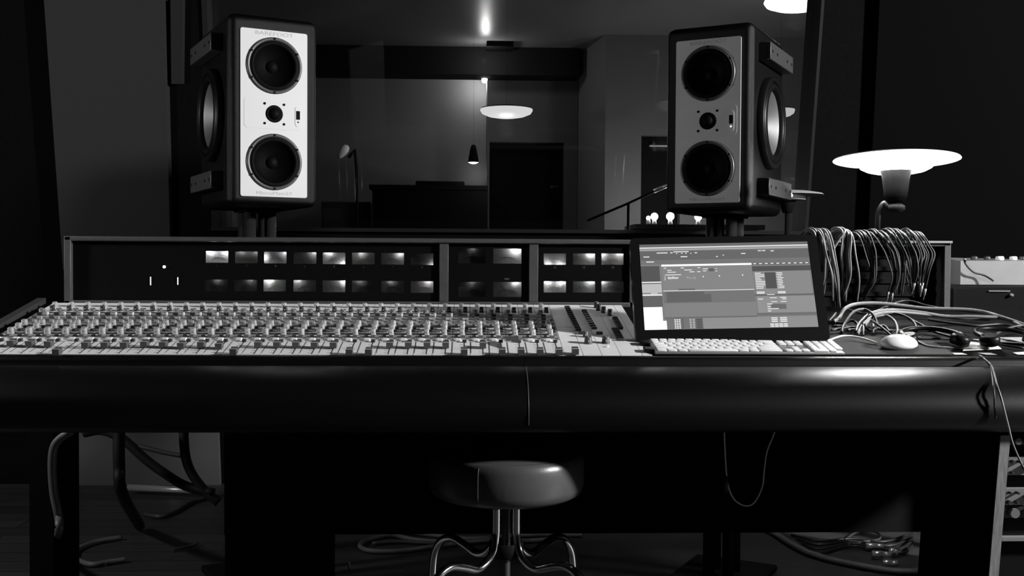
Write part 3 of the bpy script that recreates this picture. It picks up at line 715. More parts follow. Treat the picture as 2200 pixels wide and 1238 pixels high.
# ---------------------------------------------------------------- speakers
def speaker(corner_near, th, side, z0, label):
    """th: yaw of the front; side +1 = right speaker (outer side on its right)"""
    W, H, D = .254, .532, .36
    root = thing('studio_monitor_speaker', label, 'speaker', (corner_near[0], corner_near[1], z0), rz=th)
    # local: x across the front, y depth (away), z up; origin at the near lower front corner
    sx = -side
    cx = sx * W / 2
    b = MB(); b.box((cx - W / 2, 0, 0), (cx + W / 2, D, H), bev=.022, seg=5); cab = obj('cabinet', b, M_CAB, root, world=False)
    FM = Matrix.Translation((cx, 0, H / 2 - .007)) @ Matrix.Rotation(R(90), 4, 'X')  # local z -> -y (outward)
    b = MB(); b.rrect(.190, .465, .006, -.002, .003, M=FM); 
    plate = obj('baffle_plate', b, M_BAFFLE, root, world=False)
    cu = MB()
    for s in (1, -1): cu.lathe([(.0705, -.045), (.0705, .02)], M=FM @ Matrix.Translation((0, s * .1345, 0)), n=48)
    bool_cut(plate, cu)
    cu = MB()
    for s in (1, -1): cu.lathe([(.0705, -.045), (.0705, .02)], M=FM @ Matrix.Translation((0, s * .1345, 0)), n=48)
    for s in (side,): cu.lathe([(.121, -.03), (.121, .02)], M=Matrix.Translation((cx + s * W / 2, D * .50, H / 2)) @ Matrix.Rotation(R(90) * s, 4, 'Y'), n=48)
    bool_cut(cab, cu)
    for s in (1, -1):
        M = FM @ Matrix.Translation((0, s * .1345, 0))
        b = MB(); b.mi = 0
        b.lathe([(.079, .003), (.079, .0055), (.0755, .0075), (.070, .006), (.069, .004)], M=M, n=48, cap=False)
        b.mi = 1
        for k in range(6):
            a = R(60 * k + 30); b.lathe([(.003, .0065), (.003, .009)], M=M @ Matrix.Translation((.0745 * math.cos(a), .0745 * math.sin(a), 0)), n=8)
        dr = obj('driver', b, [M_RING, M_BLACK], root, world=False)
        b = MB(); b.lathe([(.0705, .0045), (.067, .0055), (.062, .0085), (.057, .0035), (.055, .0), (.04, -.013), (.018, -.024)], M=M, n=40, cap=False)
        b.lathe([(.018, -.024), (.014, -.019), (.007, -.016), (.0001, -.015)], M=M, n=24, cap=False)
        obj('cone', b, M_CONE, dr, world=False)
        dr.location = (0, 0, 0)
    b = MB(); b.rrect(.170, .086, .012, .003, .0036, M=FM); obj('tweeter_plate', b, M_BAFFLE, root, world=False)
    M = FM
    b = MB(); b.lathe([(.0245, .0036), (.0235, .006), (.019, .0045), (.016, .004), (.0155, .006), (.011, .010), (.005, .0125), (.0001, .013)], M=M, n=32, cap=False)
    for ax in (-1, 1):
        for ay in (-1, 1): b.lathe([(.0036, .0036), (.0036, .0048)], M=M @ Matrix.Translation((ax * .0275, ay * .0275, 0)), n=10)
    obj('tweeter', b, M_CONE, root, world=False)
    xs_ = .068 
    b = MB(); b.rrect(.017, .058, .0084, .0036, .0046, M=FM @ Matrix.Translation((xs_, -.003, 0))); sw = obj('switch_plate', b, M_BAFFLE, root, world=False)
    b = MB(); b.box((xs_ - .005, -.0115, .0046), (xs_ + .005, .0125, .006), M=FM); obj('switch', b, M_BLACK, sw, world=False)
    b = MB(); b.lathe([(.0025, .0046), (.0015, .006)], M=FM @ Matrix.Translation((xs_, -.019, 0)), n=10); obj('status_light', b, em(1.5 if side > 0 else .0), sw, world=False)
    # side subwoofers on both side faces
    for s in (side,):
        SMx = Matrix.Translation((cx + s * W / 2, D * .50, H / 2)) @ Matrix.Rotation(R(90) * s, 4, 'Y')
        b = MB(); b.lathe([(.134, -.001), (.134, .018), (.128, .022), (.121, .020), (.119, .012)], M=SMx, n=48, cap=False); sub = obj('subwoofer', b, M_BLACKP, root, world=False)
        b = MB(); b.lathe([(.120, .012), (.112, .020), (.104, .024), (.097, .018), (.094, .008)], M=SMx, n=48, cap=False); obj('surround', b, M_BLACKP, sub, world=False)
        b = MB(); b.lathe([(.094, .008), (.06, -.010), (.035, -.022)], M=SMx, n=48, cap=False); obj('cone', b, M_SUBCONE, sub, world=False)
        b = MB(); b.lathe([(.035, -.022), (.025, -.012), (.012, -.008), (.0001, -.007)], M=SMx, n=32, cap=False); obj('dust_cap', b, M_CONE, sub, world=False)
        for t_ in (-1, 1):
            b = MB(); b.mi = 0
            b.box((-.025, -.135, .0), (.025, .135, .034), M=SMx @ Matrix.Translation((t_ * (.192 if t_ * s > 0 else .192), .02, 0)), bev=.002, seg=1)
            b.mi = 1
            for q in (-.115, -.06, .06, .115): b.lathe([(.005, .034), (.004, .0355)], M=SMx @ Matrix.Translation((t_ * .192, .02 + q, 0)), n=10)
            obj('side_bracket', b, [M_PLATE, M_BLACK], root, world=False)
    # lettering
    G = mat('letter_grey', .45, .6)
    text_obj('lettering', 'BAREFOOT', .0145, pm(root) @ FM @ Matrix.Translation((0, .2225, .0032)), G, root, align='CENTER', squash=1.5)
    text_obj('lettering', 'MicroMain27', .0125, pm(root) @ FM @ Matrix.Translation((0, -.2225, .0032)), G, root, align='CENTER', squash=1.55)
    return root
zl = at(500, 441, 2.99).z; zr = at(1605, 455, 2.975).z
spL = speaker(at(491, 240, 2.985), R(26), -1, zl, 'tall black studio speaker with brightly lit pale front, behind the left of the meters')
spR = speaker(at(1616, 240, 2.965), R(-30), 1, zr, 'tall black studio speaker with dim grey front, behind the monitor')
def stand(root, side, z0, label):
    W, D = .254, .36
    c = pm(root) @ Vector((-side * W / 2, D / 2, 0))
    st = thing('speaker_stand', label, 'speaker stand', (c.x, c.y, 0), rz=root.rotation_euler.z)
    b = MB(); b.box((-.13, -.16, 0), (.13, .16, .02), bev=.004, seg=1); obj('base', b, M_BLACK, st, world=False)
    b = MB(); b.box((-.055, -.06, z0 - .010), (.055, .06, z0), bev=.002, seg=1); obj('top_plate', b, M_BLACK, st, world=False)
    for x, y in ((-.03, -.035), (.03, -.035), (-.03, .035), (.03, .035)):
        b = MB(); b.lathe([(.017, .02), (.017, z0 - .010)], M=Matrix.Translation((x, y, 0)), n=20); obj('post', b, mat('stand_metal', .05, .25, metal=.6), st, world=False)
    return st
stand(spL, -1, zl, 'black four post stand carrying the left speaker')
stand(spR, 1, zr, 'black four post stand carrying the right speaker')

# ---------------------------------------------------------------- desk lamp
lp = at(1925, 341, 2.92)
lamp = thing('desk_lamp', 'lit dish shaded desk lamp with grey cone, standing behind the patch cables', 'lamp', (at(1886, 500, 2.925).x, 2.925, zt + .0))
LM = Matrix.Translation(lp) @ Matrix.Rotation(R(.9), 4, 'Y') @ Matrix.Rotation(R(-3.5), 4, 'X')
b = MB(); b.lathe([(.168, -.004), (.164, -.002), (.13, .002), (.08, .006), (.03, .009), (.0001, .010)], M=LM, n=64, cap=False)
b.lathe([(.0001, .0115), (.03, .0105), (.08, .0075), (.13, .0035), (.166, -.0010), (.168, -.004)], M=LM, n=64, cap=False); obj('dish_shade', b, mat('dish_white', .85, .5), lamp)
b = MB(); b.lathe([(.100, -.016), (.099, -.014), (.085, -.005), (.06, -.001)], M=LM, n=48, cap=False)
b.lathe([(.0585, -.0025), (.084, -.007), (.098, -.0155), (.100, -.016)], M=LM, n=48, cap=False)
b.lathe([(.100, -.016), (.094, -.026), (.078, -.034), (.060, -.038)], M=LM, n=48, cap=False)
md = mat('opal_shade', .8, .5, emit=75)
obj('middle_shade', b, md, lamp)
b = MB(); b.lathe([(.0001, -.026), (.050, -.020), (.053, -.022), (.043, -.034), (.037, -.050), (.033, -.085), (.030, -.105), (.022, -.120), (.0001, -.122)], M=LM, n=40, cap=False); obj('lower_cone', b, mat('lamp_cone_dark', .0025, .6, spec=.04), lamp)
b = MB(); b.lathe([(.0001, -.03), (.018, -.026), (.024, -.010), (.018, .006), (.0001, .012)], M=LM, n=24, cap=False); obj('bulb', b, em(40), lamp)
q = LM @ Vector((0, 0, -.135))
b = MB(); b.lathe([(.012, .012), (.024, .004), (.025, -.006), (.014, -.014)], M=Matrix.Translation(q), n=24); obj('joint', b, M_BLACK, lamp)
P = [q, q + Vector((-.02, 0, .0)), at(1900, 437, 2.92), at(1889, 452, 2.92), at(1886, 480, 2.92), Vector((lamp.location.x, 2.925, zt + .004))]
b = MB(); b.tube(P, .0075, n=12); obj('arm', b, mat('lamp_arm_dark', .003, .4, spec=.12), lamp)
b = MB(); b.lathe([(.03, 0), (.03, .008), (.012, .012)], M=Matrix.Translation(lamp.location), n=24); obj('base', b, M_BLACKP, lamp)

# ---------------------------------------------------------------- stool
sc_ = at(1088, 1000, 2.36); sx0, sy0 = sc_.x, 2.36
stool = thing('stool', 'round grey vinyl stool with curved chrome legs, in front of the console', 'stool', (sx0, sy0, 0), rz=R(0))
b = MB(); b.lathe([(.0001, .436), (.10, .434), (.150, .438), (.165, .447), (.1715, .462), (.172, .49), (.1715, .512), (.168, .524), (.163, .530), (.160, .5315), (.1585, .5308), (.156, .533), (.13, .540), (.08, .546), (.0001, .548)], n=72, cap=False)
obj('seat', b, M_SEAT, stool, world=False)
b = MB(); a = math.atan2(-.95, -.40); a = R(248)
pts = [Vector((r_ * math.cos(a), r_ * math.sin(a), z)) for r_, z in ((.1663, .448), (.1728, .462), (.1733, .49), (.1728, .512), (.169, .525))]
b.tube(pts, .0012, n=6); obj('seam', b, M_SEAT, stool, world=False)
b = MB(); b.lathe([(.046, .434), (.046, .424), (.036, .416), (.033, .414)], n=32); obj('mount_plate', b, M_PLATE, stool, world=False)
prof = [(.031, .416), (.031, .375), (.032, .35), (.040, .318), (.062, .296), (.092, .288), (.13, .300), (.17, .309), (.205, .297), (.229, .262), (.237, .20), (.239, .12), (.240, .012)]
for k, a in enumerate((R(45), R(135), R(225), R(315))):
    b = MB(); b.tube([Vector((r_ * math.cos(a), r_ * math.sin(a), z)) for r_, z in prof], .0095, n=14, smooth=6); lg = obj('leg', b, M_CHROME, stool, world=False)
    b = MB(); b.lathe([(.013, 0), (.013, .014), (.010, .018)], M=Matrix.Translation((.240 * math.cos(a), .240 * math.sin(a), 0)), n=16); obj('rubber_foot', b, M_BLACK, lg, world=False)
b = MB(); zz = .12; pr = []
while zz < .416: pr += [(.0085, zz), (.0105, zz + .0025)]; zz += .005
b.lathe(pr, n=20); obj('screw_column', b, mat('dark_steel', .08, .4, metal=.6), stool, world=False)
b = MB(); b.lathe([(.036, .30), (.038, .302), (.038, .330), (.036, .332)], n=28, cap=False); obj('collar', b, M_BLACK, stool, world=False)

# ---------------------------------------------------------------- room shell
def WY(z): return 4.6 - .19 * z          # front wall leans towards the viewer at the top
WN = Vector((0, -1, -.19)).normalized(); WP = Vector((0, 4.6, 0))
def onw(px, py): return onplane(px, py, WP, WN)
def wslab(name, x0, x1, z0, z1, m, off=0.0, th=.2, xt=None):
    b = MB(); a0, a1 = (x0, x1) if xt is None else xt   # a* at the top
    b.hexa([Vector((x0, WY(z0) - off, z0)), Vector((x1, WY(z0) - off, z0)), Vector((x1, WY(z0) + th, z0)), Vector((x0, WY(z0) + th, z0)),
            Vector((a0, WY(z1) - off, z1)), Vector((a1, WY(z1) - off, z1)), Vector((a1, WY(z1) + th, z1)), Vector((a0, WY(z1) + th, z1))])
    return struct(name, b, m)
M_LIVEW = mat('live_room_plaster', .21, .8, noise=.08, nscale=3)
M_LIVEW2 = mat('live_room_grey_wall', .12, .8, noise=.1, nscale=3)
HC = 2.75
b = MB(); b.box((-4.0, -1.5, -.1), (4.7, 9.6, 0)); struct('floor', b, M_FLOOR)
b = MB(); b.box((-3.0, -1.5, HC), (4.6, 4.35, HC + .1)); struct('ceiling', b, M_FABRIC)
xw0 = onw(445, 250).x; xw1 = onw(1752, 250).x
sill = at(1000, 500, WY(1.08)).z
wslab('wall_front', -3.0, xw0, 0, HC, M_FABRIC)
wslab('wall_front', xw1, 4.6, 0, HC, M_FABRIC)
wslab('wall_front', xw0, xw1, 0, sill, M_FABRIC)
wslab('wall_front', xw0, xw1, 2.45, HC, M_FABRIC)
b = MB(); b.box((-3.0, -1.5, 0), (-2.45, 4.6, HC)); struct('wall_left', b, mat('side_fabric', .0025, .95, spec=.02))
b = MB(); b.box((4.1, -1.5, 0), (4.6, 4.6, HC)); struct('wall_right', b, mat('side_fabric_right', .01, .95, spec=.1))
# window
b = MB(); b.hexa([Vector((x, WY(z) + y, z)) for z in (sill, 2.45) for x, y in ((xw0, .08), (xw1, .08), (xw1, .09), (xw0, .09))])
b = b
win = struct('window_1', b, M_GLASS)
b = MB()
for x0, x1 in ((xw0, xw0 + .02), (xw1 - .012, xw1)):
    b.hexa([Vector((x, WY(z) + y, z)) for z in (sill, 2.45) for x, y in ((x0, -.01), (x1, -.01), (x1, .18), (x0, .18))])
b.hexa([Vector((x, WY(z) + y, z)) for z in (sill, sill + .015) for x, y in ((xw0, -.03), (xw1, -.03), (xw1, .18), (xw0, .18))])
obj('frame', b, mat('window_trim', .010, .6, spec=.1), win)
# lit pale fabric panel left of the window, leaning with the wall
def wpanel(name, pts, m, label, cat, th=.05, base=.0):
    b = MB(); P = [onw(x, y) for x, y in pts]
    b.hexa([p + WN * base for p in P] + [p + WN * (base + th) for p in P])
    return solo(name, b, m, label, cat)
M_PANEL = mat('panel_fabric', .03, .95, noise=.12, nscale=220, spec=.1)
pt = [onw(105, 0), onw(360, 0), onw(372, 500), onw(140, 500)]
def ext(a, b_, z): return a + (b_ - a) * ((z - a.z) / (b_.z - a.z))
top0, top1 = ext(pt[3], pt[0], 2.6), ext(pt[2], pt[1], 2.6); bot0, bot1 = ext(pt[0], pt[3], .92), ext(pt[1], pt[2], .92)
b = MB(); b.hexa([p + WN * o_ for o_ in (.0, .05) for p in (top0, top1, bot1, bot0)])
solo('acoustic_panel', b, M_PANEL, 'tall pale grey fabric wall panel left of the studio window', 'acoustic panel')
b = MB(); b.hexa([p + WN * o_ for o_ in (.0, .04) for p in (onw(372, 0), onw(398, 0), onw(396, 180), onw(374, 180))]); solo('wall_speaker_strip', b, mat('strip_fabric', .005, .9), 'narrow grey strip on the dark pier beside the left speaker', 'panel')
# low pale panel under the console at left
b = MB(); b.hexa([p + WN * o_ for o_ in (.0, .03) for p in (onw(170, 880), onw(470, 880), onw(476, 1048), onw(175, 1040))]); solo('acoustic_panel', b, mat('low_panel_fabric', .075, .95, spec=.1), 'low pale panel near the floor seen beneath the console at left', 'acoustic panel')
b = MB(); p, q = at(262, 1050, 4.3), at(440, 1058, 4.3); b.tube([Vector((p.x, 4.38, .03)), Vector((q.x + .03, 4.30, .03))], .014, smooth=0, n=10)
solo('floor_rail', b, mat('rail_pale', .5, .3, metal=.5), 'pale straight rail on the floor below the low panel', 'rail')
# right dark curtain strip beside window + grey panel further right
def wstrip(name, xt0, xt1, xb0, xb1, m, label, cat, off, th):
    P = [onw(xt0, 0), onw(xt1, 0), onw(xb1, 500), onw(xb0, 500)]
    a, c = ext(P[3], P[0], 2.6), ext(P[2], P[1], 2.6); d, e = ext(P[0], P[3], .5), ext(P[1], P[2], .5)
    b = MB(); b.hexa([p + WN * o_ for o_ in (off, off + th) for p in (a, c, e, d)]); return solo(name, b, m, label, cat)
wstrip('acoustic_panel', 1880, 2260, 1856, 2220, mat('panel_dark', .0025, .95, spec=.02, noise=.1, nscale=150), 'large dark grey fabric wall panel behind the desk lamp', 'acoustic panel', 0, .05)
p = onw(1869, 479) + WN * .052
# ---------------------------------------------------------------- live room beyond the glass
def rect(name, x0, y0, x1, y1, Y, th, m, kind='structure', down=False, label=None, cat=None, up=False):
    P, Q = at(x0, y0, Y), at(x1, y1, Y)
    b = MB(); b.box((P.x, Y, 0 if down else Q.z), (Q.x, Y + th, 2.46 if up else P.z))
    o = obj(name, b, m)
    return tag(o, label, cat, None, kind) if kind else tag(o, label, cat)
CZ = at(1000, 100, 7.4).z
b = MB(); b.box((-3.5, 4.75, CZ), (4, 9.6, CZ + .1)); struct('ceiling', b, mat('live_ceiling', .2, .36, noise=.15, nscale=2))
b = MB(); P, Q = at(380, 100, 7.4), at(1244, 163, 7.4); b.box((P.x, 7.4, Q.z), (Q.x, 7.62, CZ)); struct('ceiling_beam', b, mat('beam_dark', .012, .8, spec=.2))
P, Q = at(1045, 101, 7.3), at(1102, 106, 7.3); b = MB(); b.box((P.x, 7.2, Q.z), (Q.x, 7.38, CZ)); solo('ceiling_vent', b, M_BLACK, 'small dark flat box under the live room ceiling right of the light streak', 'vent')
rect('wall_back', 300, 100, 1047, 500, 8.1, .15, M_LIVEW, down=True, up=True)
P, Q = at(1047, 160, 7.64), at(1242, 160, 7.64)
d0, d1 = at(1052, 305, 7.64), at(1212, 305, 7.64)
b = MB(); b.box((P.x, 7.64, d0.z), (Q.x, 7.9, CZ)); b.box((P.x, 7.64, 0), (d0.x, 8.1, d0.z)); b.box((d1.x, 7.64, 0), (Q.x, 7.9, d0.z)); b.box((P.x, 7.9, d0.z), (P.x + .03, 8.1, CZ)); struct('wall_back', b, M_LIVEW2)
b = MB(); b.box((d0.x, 7.72, 0), (d1.x, 7.77, d0.z)); dr = struct('door_1', b, M_BLACK)
b = MB(); b.tube([at(1200, 402, 7.70), at(1190, 402, 7.66), at(1182, 402, 7.66)], .01); obj('door_handle', b, M_RING, dr)
# angled wall
a0, a1 = at(1242, 300, 7.64), at(1300, 300, 6.95)
b = MB(); b.hexa([Vector((x, y, z)) for z in (0, CZ) for x, y in ((a0.x, a0.y), (a1.x, a1.y), (a1.x + .1, a1.y + .1), (a0.x + .1, a0.y + .1))]); struct('wall_right', b, M_LIVEW)
P = at(1300, 300, 6.95)
e0, e1, e2 = at(1378, 290, 6.95), at(1462, 290, 6.95), at(2000, 300, 6.95)
b = MB(); b.box((P.x, 6.95, 0), (e0.x, 7.1, CZ)); b.box((e0.x, 6.95, e0.z), (e1.x, 7.1, CZ)); b.box((e1.x, 6.95, 0), (e2.x, 7.1, CZ)); struct('wall_back', b, M_LIVEW2)
b = MB(); b.box((e0.x, 7.03, 0), (e1.x, 7.08, e0.z)); dr = struct('door_2', b, M_BLACK)
b = MB(); p, q = at(1396, 312, 7.0), at(1438, 315, 7.0); b.box((p.x, 7.0, q.z), (q.x, 7.03, p.z)); obj('door_reflection', b, mat('reflection_grey', .5, .5), dr)  # pale strip standing in for a light reflection on the door
b = MB(); b.box((at(300, 300, 5).x - .3, 4.9, 0), (at(300, 300, 5).x - .2, 8.2, CZ)); struct('wall_left', b, M_LIVEW2)
# upright piano
pz = at(900, 398, 7.2).z; p0, p1 = at(800, 398, 7.2), at(1048, 398, 7.2)
piano = thing('upright_piano', 'black upright piano shape against the far wall beyond the window', 'piano', ((p0.x + p1.x) / 2, 7.2, 0))
M_PIANO = mat('piano_black', .004, .35, spec=.2)
b = MB(); b.box((p0.x, 7.2, 0), (p1.x, 7.6, pz - .03)); obj('body', b, M_PIANO, piano)
b = MB(); b.box((p0.x - .02, 7.18, pz - .03), (p1.x + .0, 7.6, pz)); obj('lid', b, M_PIANO, piano)
b = MB(); b.box((p0.x + .03, 7.0, .62), (p1.x - .03, 7.2, .72)); obj('keybed', b, M_PIANO, piano)
for s in (p0.x + .05, p1.x - .1): b = MB(); b.box((s, 7.02, 0), (s + .05, 7.08, .62)); obj('leg', b, M_PIANO, piano)
b = MB(); q0, q1 = at(893, 389, 7.3), at(998, 398, 7.3); b.box((q0.x, 7.28, pz), (q1.x, 7.5, q0.z), bev=.01); b.box((q0.x + .01, 7.27, pz + .004), (q1.x - .01, 7.281, q0.z - .008))
solo('black_case', b, M_BLACK, 'flat black case resting on top of the piano', 'case')
# small dark cabinet left
b = MB(); q0, q1 = at(690, 402, 7.5), at(796, 402, 7.5); b.box((q0.x, 7.5, 0), (q1.x, 7.95, q0.z - .1), bev=.01); b.box((q0.x + .02, 7.49, .05), (q1.x - .02, 7.501, q0.z - .15))
solo('low_cabinet', b, mat('cabinet_dark', .05, .6), 'low dark cabinet left of the piano beyond the window', 'cabinet')
# microphone with pale head
q = at(738, 325, 6.6)
mic = thing('microphone_stand', 'microphone with pale tilted head left of the piano beyond the window', 'microphone', (q.x + .08, 6.6, 0))
b = MB(); b.lathe([(.12, 0), (.12, .02), (.02, .03)], M=Matrix.Translation(mic.location), n=24); obj('base', b, M_BLACK, mic)
b = MB(); b.tube([Vector((q.x + .08, 6.6, .02)), Vector((q.x + .08, 6.6, q.z - .12)), Vector((q.x + .03, 6.6, q.z - .04))], .009, smooth=3); obj('pole', b, M_BLACK, mic)
Mq = Matrix.Translation(q) @ Matrix.Rotation(R(35), 4, 'Y')
b = MB(); b.lathe([(.0001, .045), (.018, .038), (.027, .02), (.026, -.01), (.018, -.035), (.012, -.05), (.0001, -.052)], M=Mq, n=20, cap=False); obj('head', b, M_WHITE, mic)
# cone pendant above piano
q = at(1017, 349, 7.1)
cl = thing('cone_lamp', 'small dark cone lamp with lit mouth hanging above the piano', 'lamp', (q.x, 7.1, q.z))
b = MB(); b.lathe([(.036, 0), (.032, .03), (.018, .10), (.012, .115), (.0001, .118)], M=Matrix.Translation(q), n=28, cap=False); obj('shade', b, M_BLACK, cl)
b = MB(); b.lathe([(.0001, -.012), (.02, -.008), (.034, 0), (.034, .004)], M=Matrix.Translation(q), n=24, cap=False); obj('diffuser', b, em(3.0), cl); light('POINT', 'cone_lamp_light', q + Vector((0, .1, -.06)), .5, .02)
b = MB(); b.tube([q + Vector((0, 0, .115)), Vector((q.x, 7.1, CZ))], .0006, smooth=0, n=6); obj('cord', b, M_BLACK, cl)
# bare corner lamp
q = at(1041, 171, 7.56)
bl = thing('wall_lamp', 'tiny bare bright bulb at the wall corner under the ceiling beam', 'lamp', q)
b = MB(); b.lathe([(.0001, -.026), (.016, -.02), (.021, 0), (.016, .02), (.0001, .026)], M=Matrix.Translation(q), n=20, cap=False); obj('bulb', b, em(6), bl)
b = MB(); b.lathe([(.012, .02), (.012, .05)], M=Matrix.Translation(q), n=16); obj('socket', b, M_WHITE, bl)
light('POINT', 'wall_lamp_light', at(1031, 182, 7.93), 2.6, .02); light('POINT', 'piano_wall_glow', at(1024, 376, 7.97), .22, .02)  # piano wall glow: extra point light added to brighten the wall there
light('POINT', 'ceiling_streak_fill', Vector((q.x, 7.22, CZ - .13)), 1.5, .02)  # unseen point light added close under the ceiling to make its bright streak
# dish pendants
def dish(px, py, Y, rad, label, e, P=0, ev=.5):
    q = at(px, py, Y); r_ = thing('dish_pendant', label, 'pendant lamp', q)
    M = Matrix.Translation(q)
    b = MB(); b.lathe([(rad, .010), (rad * .97, .016), (rad * .6, .019), (rad * .2, .026), (.0001, .028)], M=M, n=48, cap=False); obj('shade', b, M_LAMPG, r_)
    b = MB(); b.lathe([(rad * .985, .012), (rad * 1.0, .003), (rad * .93, -.014), (rad * .7, -.028), (rad * .4, -.036), (.0001, -.038)], M=M, n=48, cap=False); obj('diffuser', b, em(e), r_)
    b = MB(); b.tube([q + Vector((0, 0, .025)), Vector((q.x, q.y, CZ))], .0005, smooth=0, n=6); obj('cord', b, M_BLACK, r_)
    if P: light('POINT', 'pendant_light', q - Vector((0, 0, .10)), P, .05, r_)
dish(1088, 239, 6.0, .147, 'glowing shallow dish lamp hanging in the middle of the window view', .8, 2.5)
dish(1712, 6, 5.6, .17, 'very bright dish lamp at the top right corner of the window', 3, 4)
dish(1676, 239, 6.4, .087, 'small lit dish lamp half hidden behind the right speaker', .55)
# second desk lamp, dim, behind the right speaker
q = at(1692, 417, 3.95)
tl = thing('desk_lamp', 'dim dish shaded lamp half hidden behind the right speaker', 'lamp', (q.x, 3.95, 0))
M = Matrix.Translation(q)
MD = mat('dim_shade', .35, .5)
b = MB(); b.lathe([(.132, -.004), (.125, .002), (.08, .010), (.03, .014), (.0001, .015)], M=M, n=48, cap=False); b.lathe([(.0001, .011), (.08, .006), (.132, -.004)], M=M, n=48, cap=False); obj('dish_shade', b, MD, tl)
b = MB(); b.lathe([(.066, -.022), (.066, -.008), (.05, -.001)], M=M, n=40, cap=False); b.lathe([(.066, -.022), (.04, -.024)], M=M, n=40, cap=False); obj('middle_shade', b, MD, tl)
b = MB(); b.lathe([(.0001, -.010), (.0055, -.008), (.0055, .008), (.0001, .010)], M=Matrix.Translation(at(1699, 418, 3.85)) @ Matrix.Rotation(R(-25), 4, 'Y'), n=14, cap=False); obj('bulb', b, em(3), tl)
b = MB(); b.lathe([(.03, -.026), (.018, -.07), (.0001, -.072)], M=M, n=24, cap=False); obj('lower_cone', b, M_BLACK, tl)
b = MB(); b.lathe([(.11, 0), (.11, .015), (.012, .03), (.009, q.z - .07)], M=Matrix.Translation((q.x, 3.95, 0)), n=20); obj('stand', b, M_BLACK, tl)
# counter with globe bulbs
cz = at(1450, 484, 6.3).z; c0, c1 = at(1360, 484, 6.2), at(1548, 484, 6.2)
ct = thing('side_counter', 'dark glossy counter under the row of globe bulbs beyond the window', 'counter', ((c0.x + c1.x) / 2, 6.3, 0))
b = MB(); b.box((c0.x, 6.15, cz - .03), (c1.x + .25, 6.55, cz), bev=.003, seg=1); obj('top', b, mat('counter_gloss', .03, .18), ct)
b = MB(); b.box((c0.x + .02, 6.2, 0), (c1.x + .22, 6.5, cz - .03)); obj('body', b, M_BLACK, ct)
for k, (px, rad, lab) in enumerate(((1393, .013, 'smallest glowing bulb, at the left end of the counter row'), (1406, .022, 'glowing globe bulb second from the left on the counter'), (1440, .024, 'glowing globe bulb in the middle of the counter row'), (1500, .022, 'glowing globe bulb under the speaker, second from the right'), (1535, .021, 'glowing globe bulb at the right end of the counter row'))):
    p = at(px, 468, 6.3); g = thing('globe_bulb', lab, 'light bulb', (p.x, 6.3, cz), group='globe bulbs on the counter')
    b = MB(); rr = rad; c = cz + .028 + rr
    b.lathe([(rr * math.sin(R(a)) + 1e-5, -rr * math.cos(R(a))) for a in range(0, 181, 18)], M=Matrix.Translation((p.x, 6.3, c)), n=20, cap=False); obj('globe', b, em(7), g)
    b = MB(); b.lathe([(.014, 0), (.012, .03)], M=Matrix.Translation((p.x, 6.3, cz)), n=14); obj('socket', b, M_WHITE, g)
light('POINT', 'bulbs_light', at(1400, 462, 6.45), 5, .03); light('POINT', 'bulbs_light', at(1515, 462, 6.45), 4, .03)
# boom microphone stand
sp = at(1350, 437, 6.0)
bs = thing('boom_stand', 'dark boom microphone stand slanting up to the right beyond the glass', 'microphone stand', (sp.x, 6.0, 0))
b = MB(); b.tube([Vector((sp.x, 6.0, .25)), sp], .008, smooth=0); obj('pole', b, M_BLACK, bs)
b = MB(); b.tube([at(1262, 474, 6.0), sp, at(1412, 408, 6.0)], .007, smooth=0); obj('boom', b, M_BLACK, bs)
b = MB(); b.tube([at(1404, 411, 6.0), at(1434, 399, 6.0)], .011, smooth=0); obj('microphone', b, mat('mic_metal', .7, .3, metal=.3), bs)
for a in (R(90), R(210), R(330)):
    b = MB(); b.tube([Vector((sp.x, 6.0, .3)), Vector((sp.x + .3 * math.cos(a), 6 + .3 * math.sin(a), .012))], .006, smooth=0); obj('leg', b, M_BLACK, bs)

# ---------------------------------------------------------------- gear at the right, behind the bridge
gY = 3.3
g0, g1 = at(2036, 611, gY), at(2260, 611, gY)
tb = thing('equipment_table', 'black equipment table behind the right end of the console', 'table', ((g0.x + g1.x) / 2, gY + .2, 0))
b = MB(); b.box((g0.x - .02, gY - .06, g0.z - .02), (g1.x, gY + .5, g0.z), bev=.003, seg=1); obj('table_top', b, M_BLACKP, tb)
for x in (g0.x, g1.x - .05):
    for y in (gY - .03, gY + .44): b = MB(); b.box((x, y, 0), (x + .04, y + .04, g0.z - .02)); obj('leg', b, M_BLACK, tb)
mxr = thing('small_mixer', 'pale grey tabletop unit with knobs on top at the far right', 'audio unit', (at(2130, 600, gY).x, gY, g0.z))
P0, P1, P2 = at(2037, 553, gY + .10), at(2064, 561, gY), at(2262, 560, gY)
zb_ = g0.z; M_UNIT = mat('unit_pale', .17, .5, noise=.15, nscale=18)
b = MB(); b.hexa([Vector((P0.x, gY + .16, zb_)), Vector((P1.x, gY, zb_)), Vector((P2.x, gY, zb_)), Vector((P2.x, gY + .3, zb_)),
                  Vector((P0.x, gY + .16, P0.z)), Vector((P1.x, gY, P1.z)), Vector((P2.x, gY, P2.z)), Vector((P2.x, gY + .3, P1.z + .01))]); obj('case', b, M_UNIT, mxr)
for px, m, w in ((2093, M_KNOBD, .011), (2121, M_KNOBD, .010), (2148, M_WHITE, .013), (2177, M_WHITE, .012), (2196, M_KNOBD, .010)):
    p = at(px, 556, gY + .05); b = MB(); b.lathe([(w, 0), (w, .014), (w * .8, .018)], M=Matrix.Translation((p.x, p.y, P1.z - .002)), n=18); obj('knob', b, m, mxr)
b = MB(); b.tube([at(2073, 556, gY - .02), at(2075, 568, gY - .02), at(2092, 585, gY - .02), at(2115, 592, gY - .02), at(2135, 604, gY - .03)], .003); solo('thin_cable', b, M_CABLED, 'thin dark cable drooping across the front of the pale unit', 'cable')
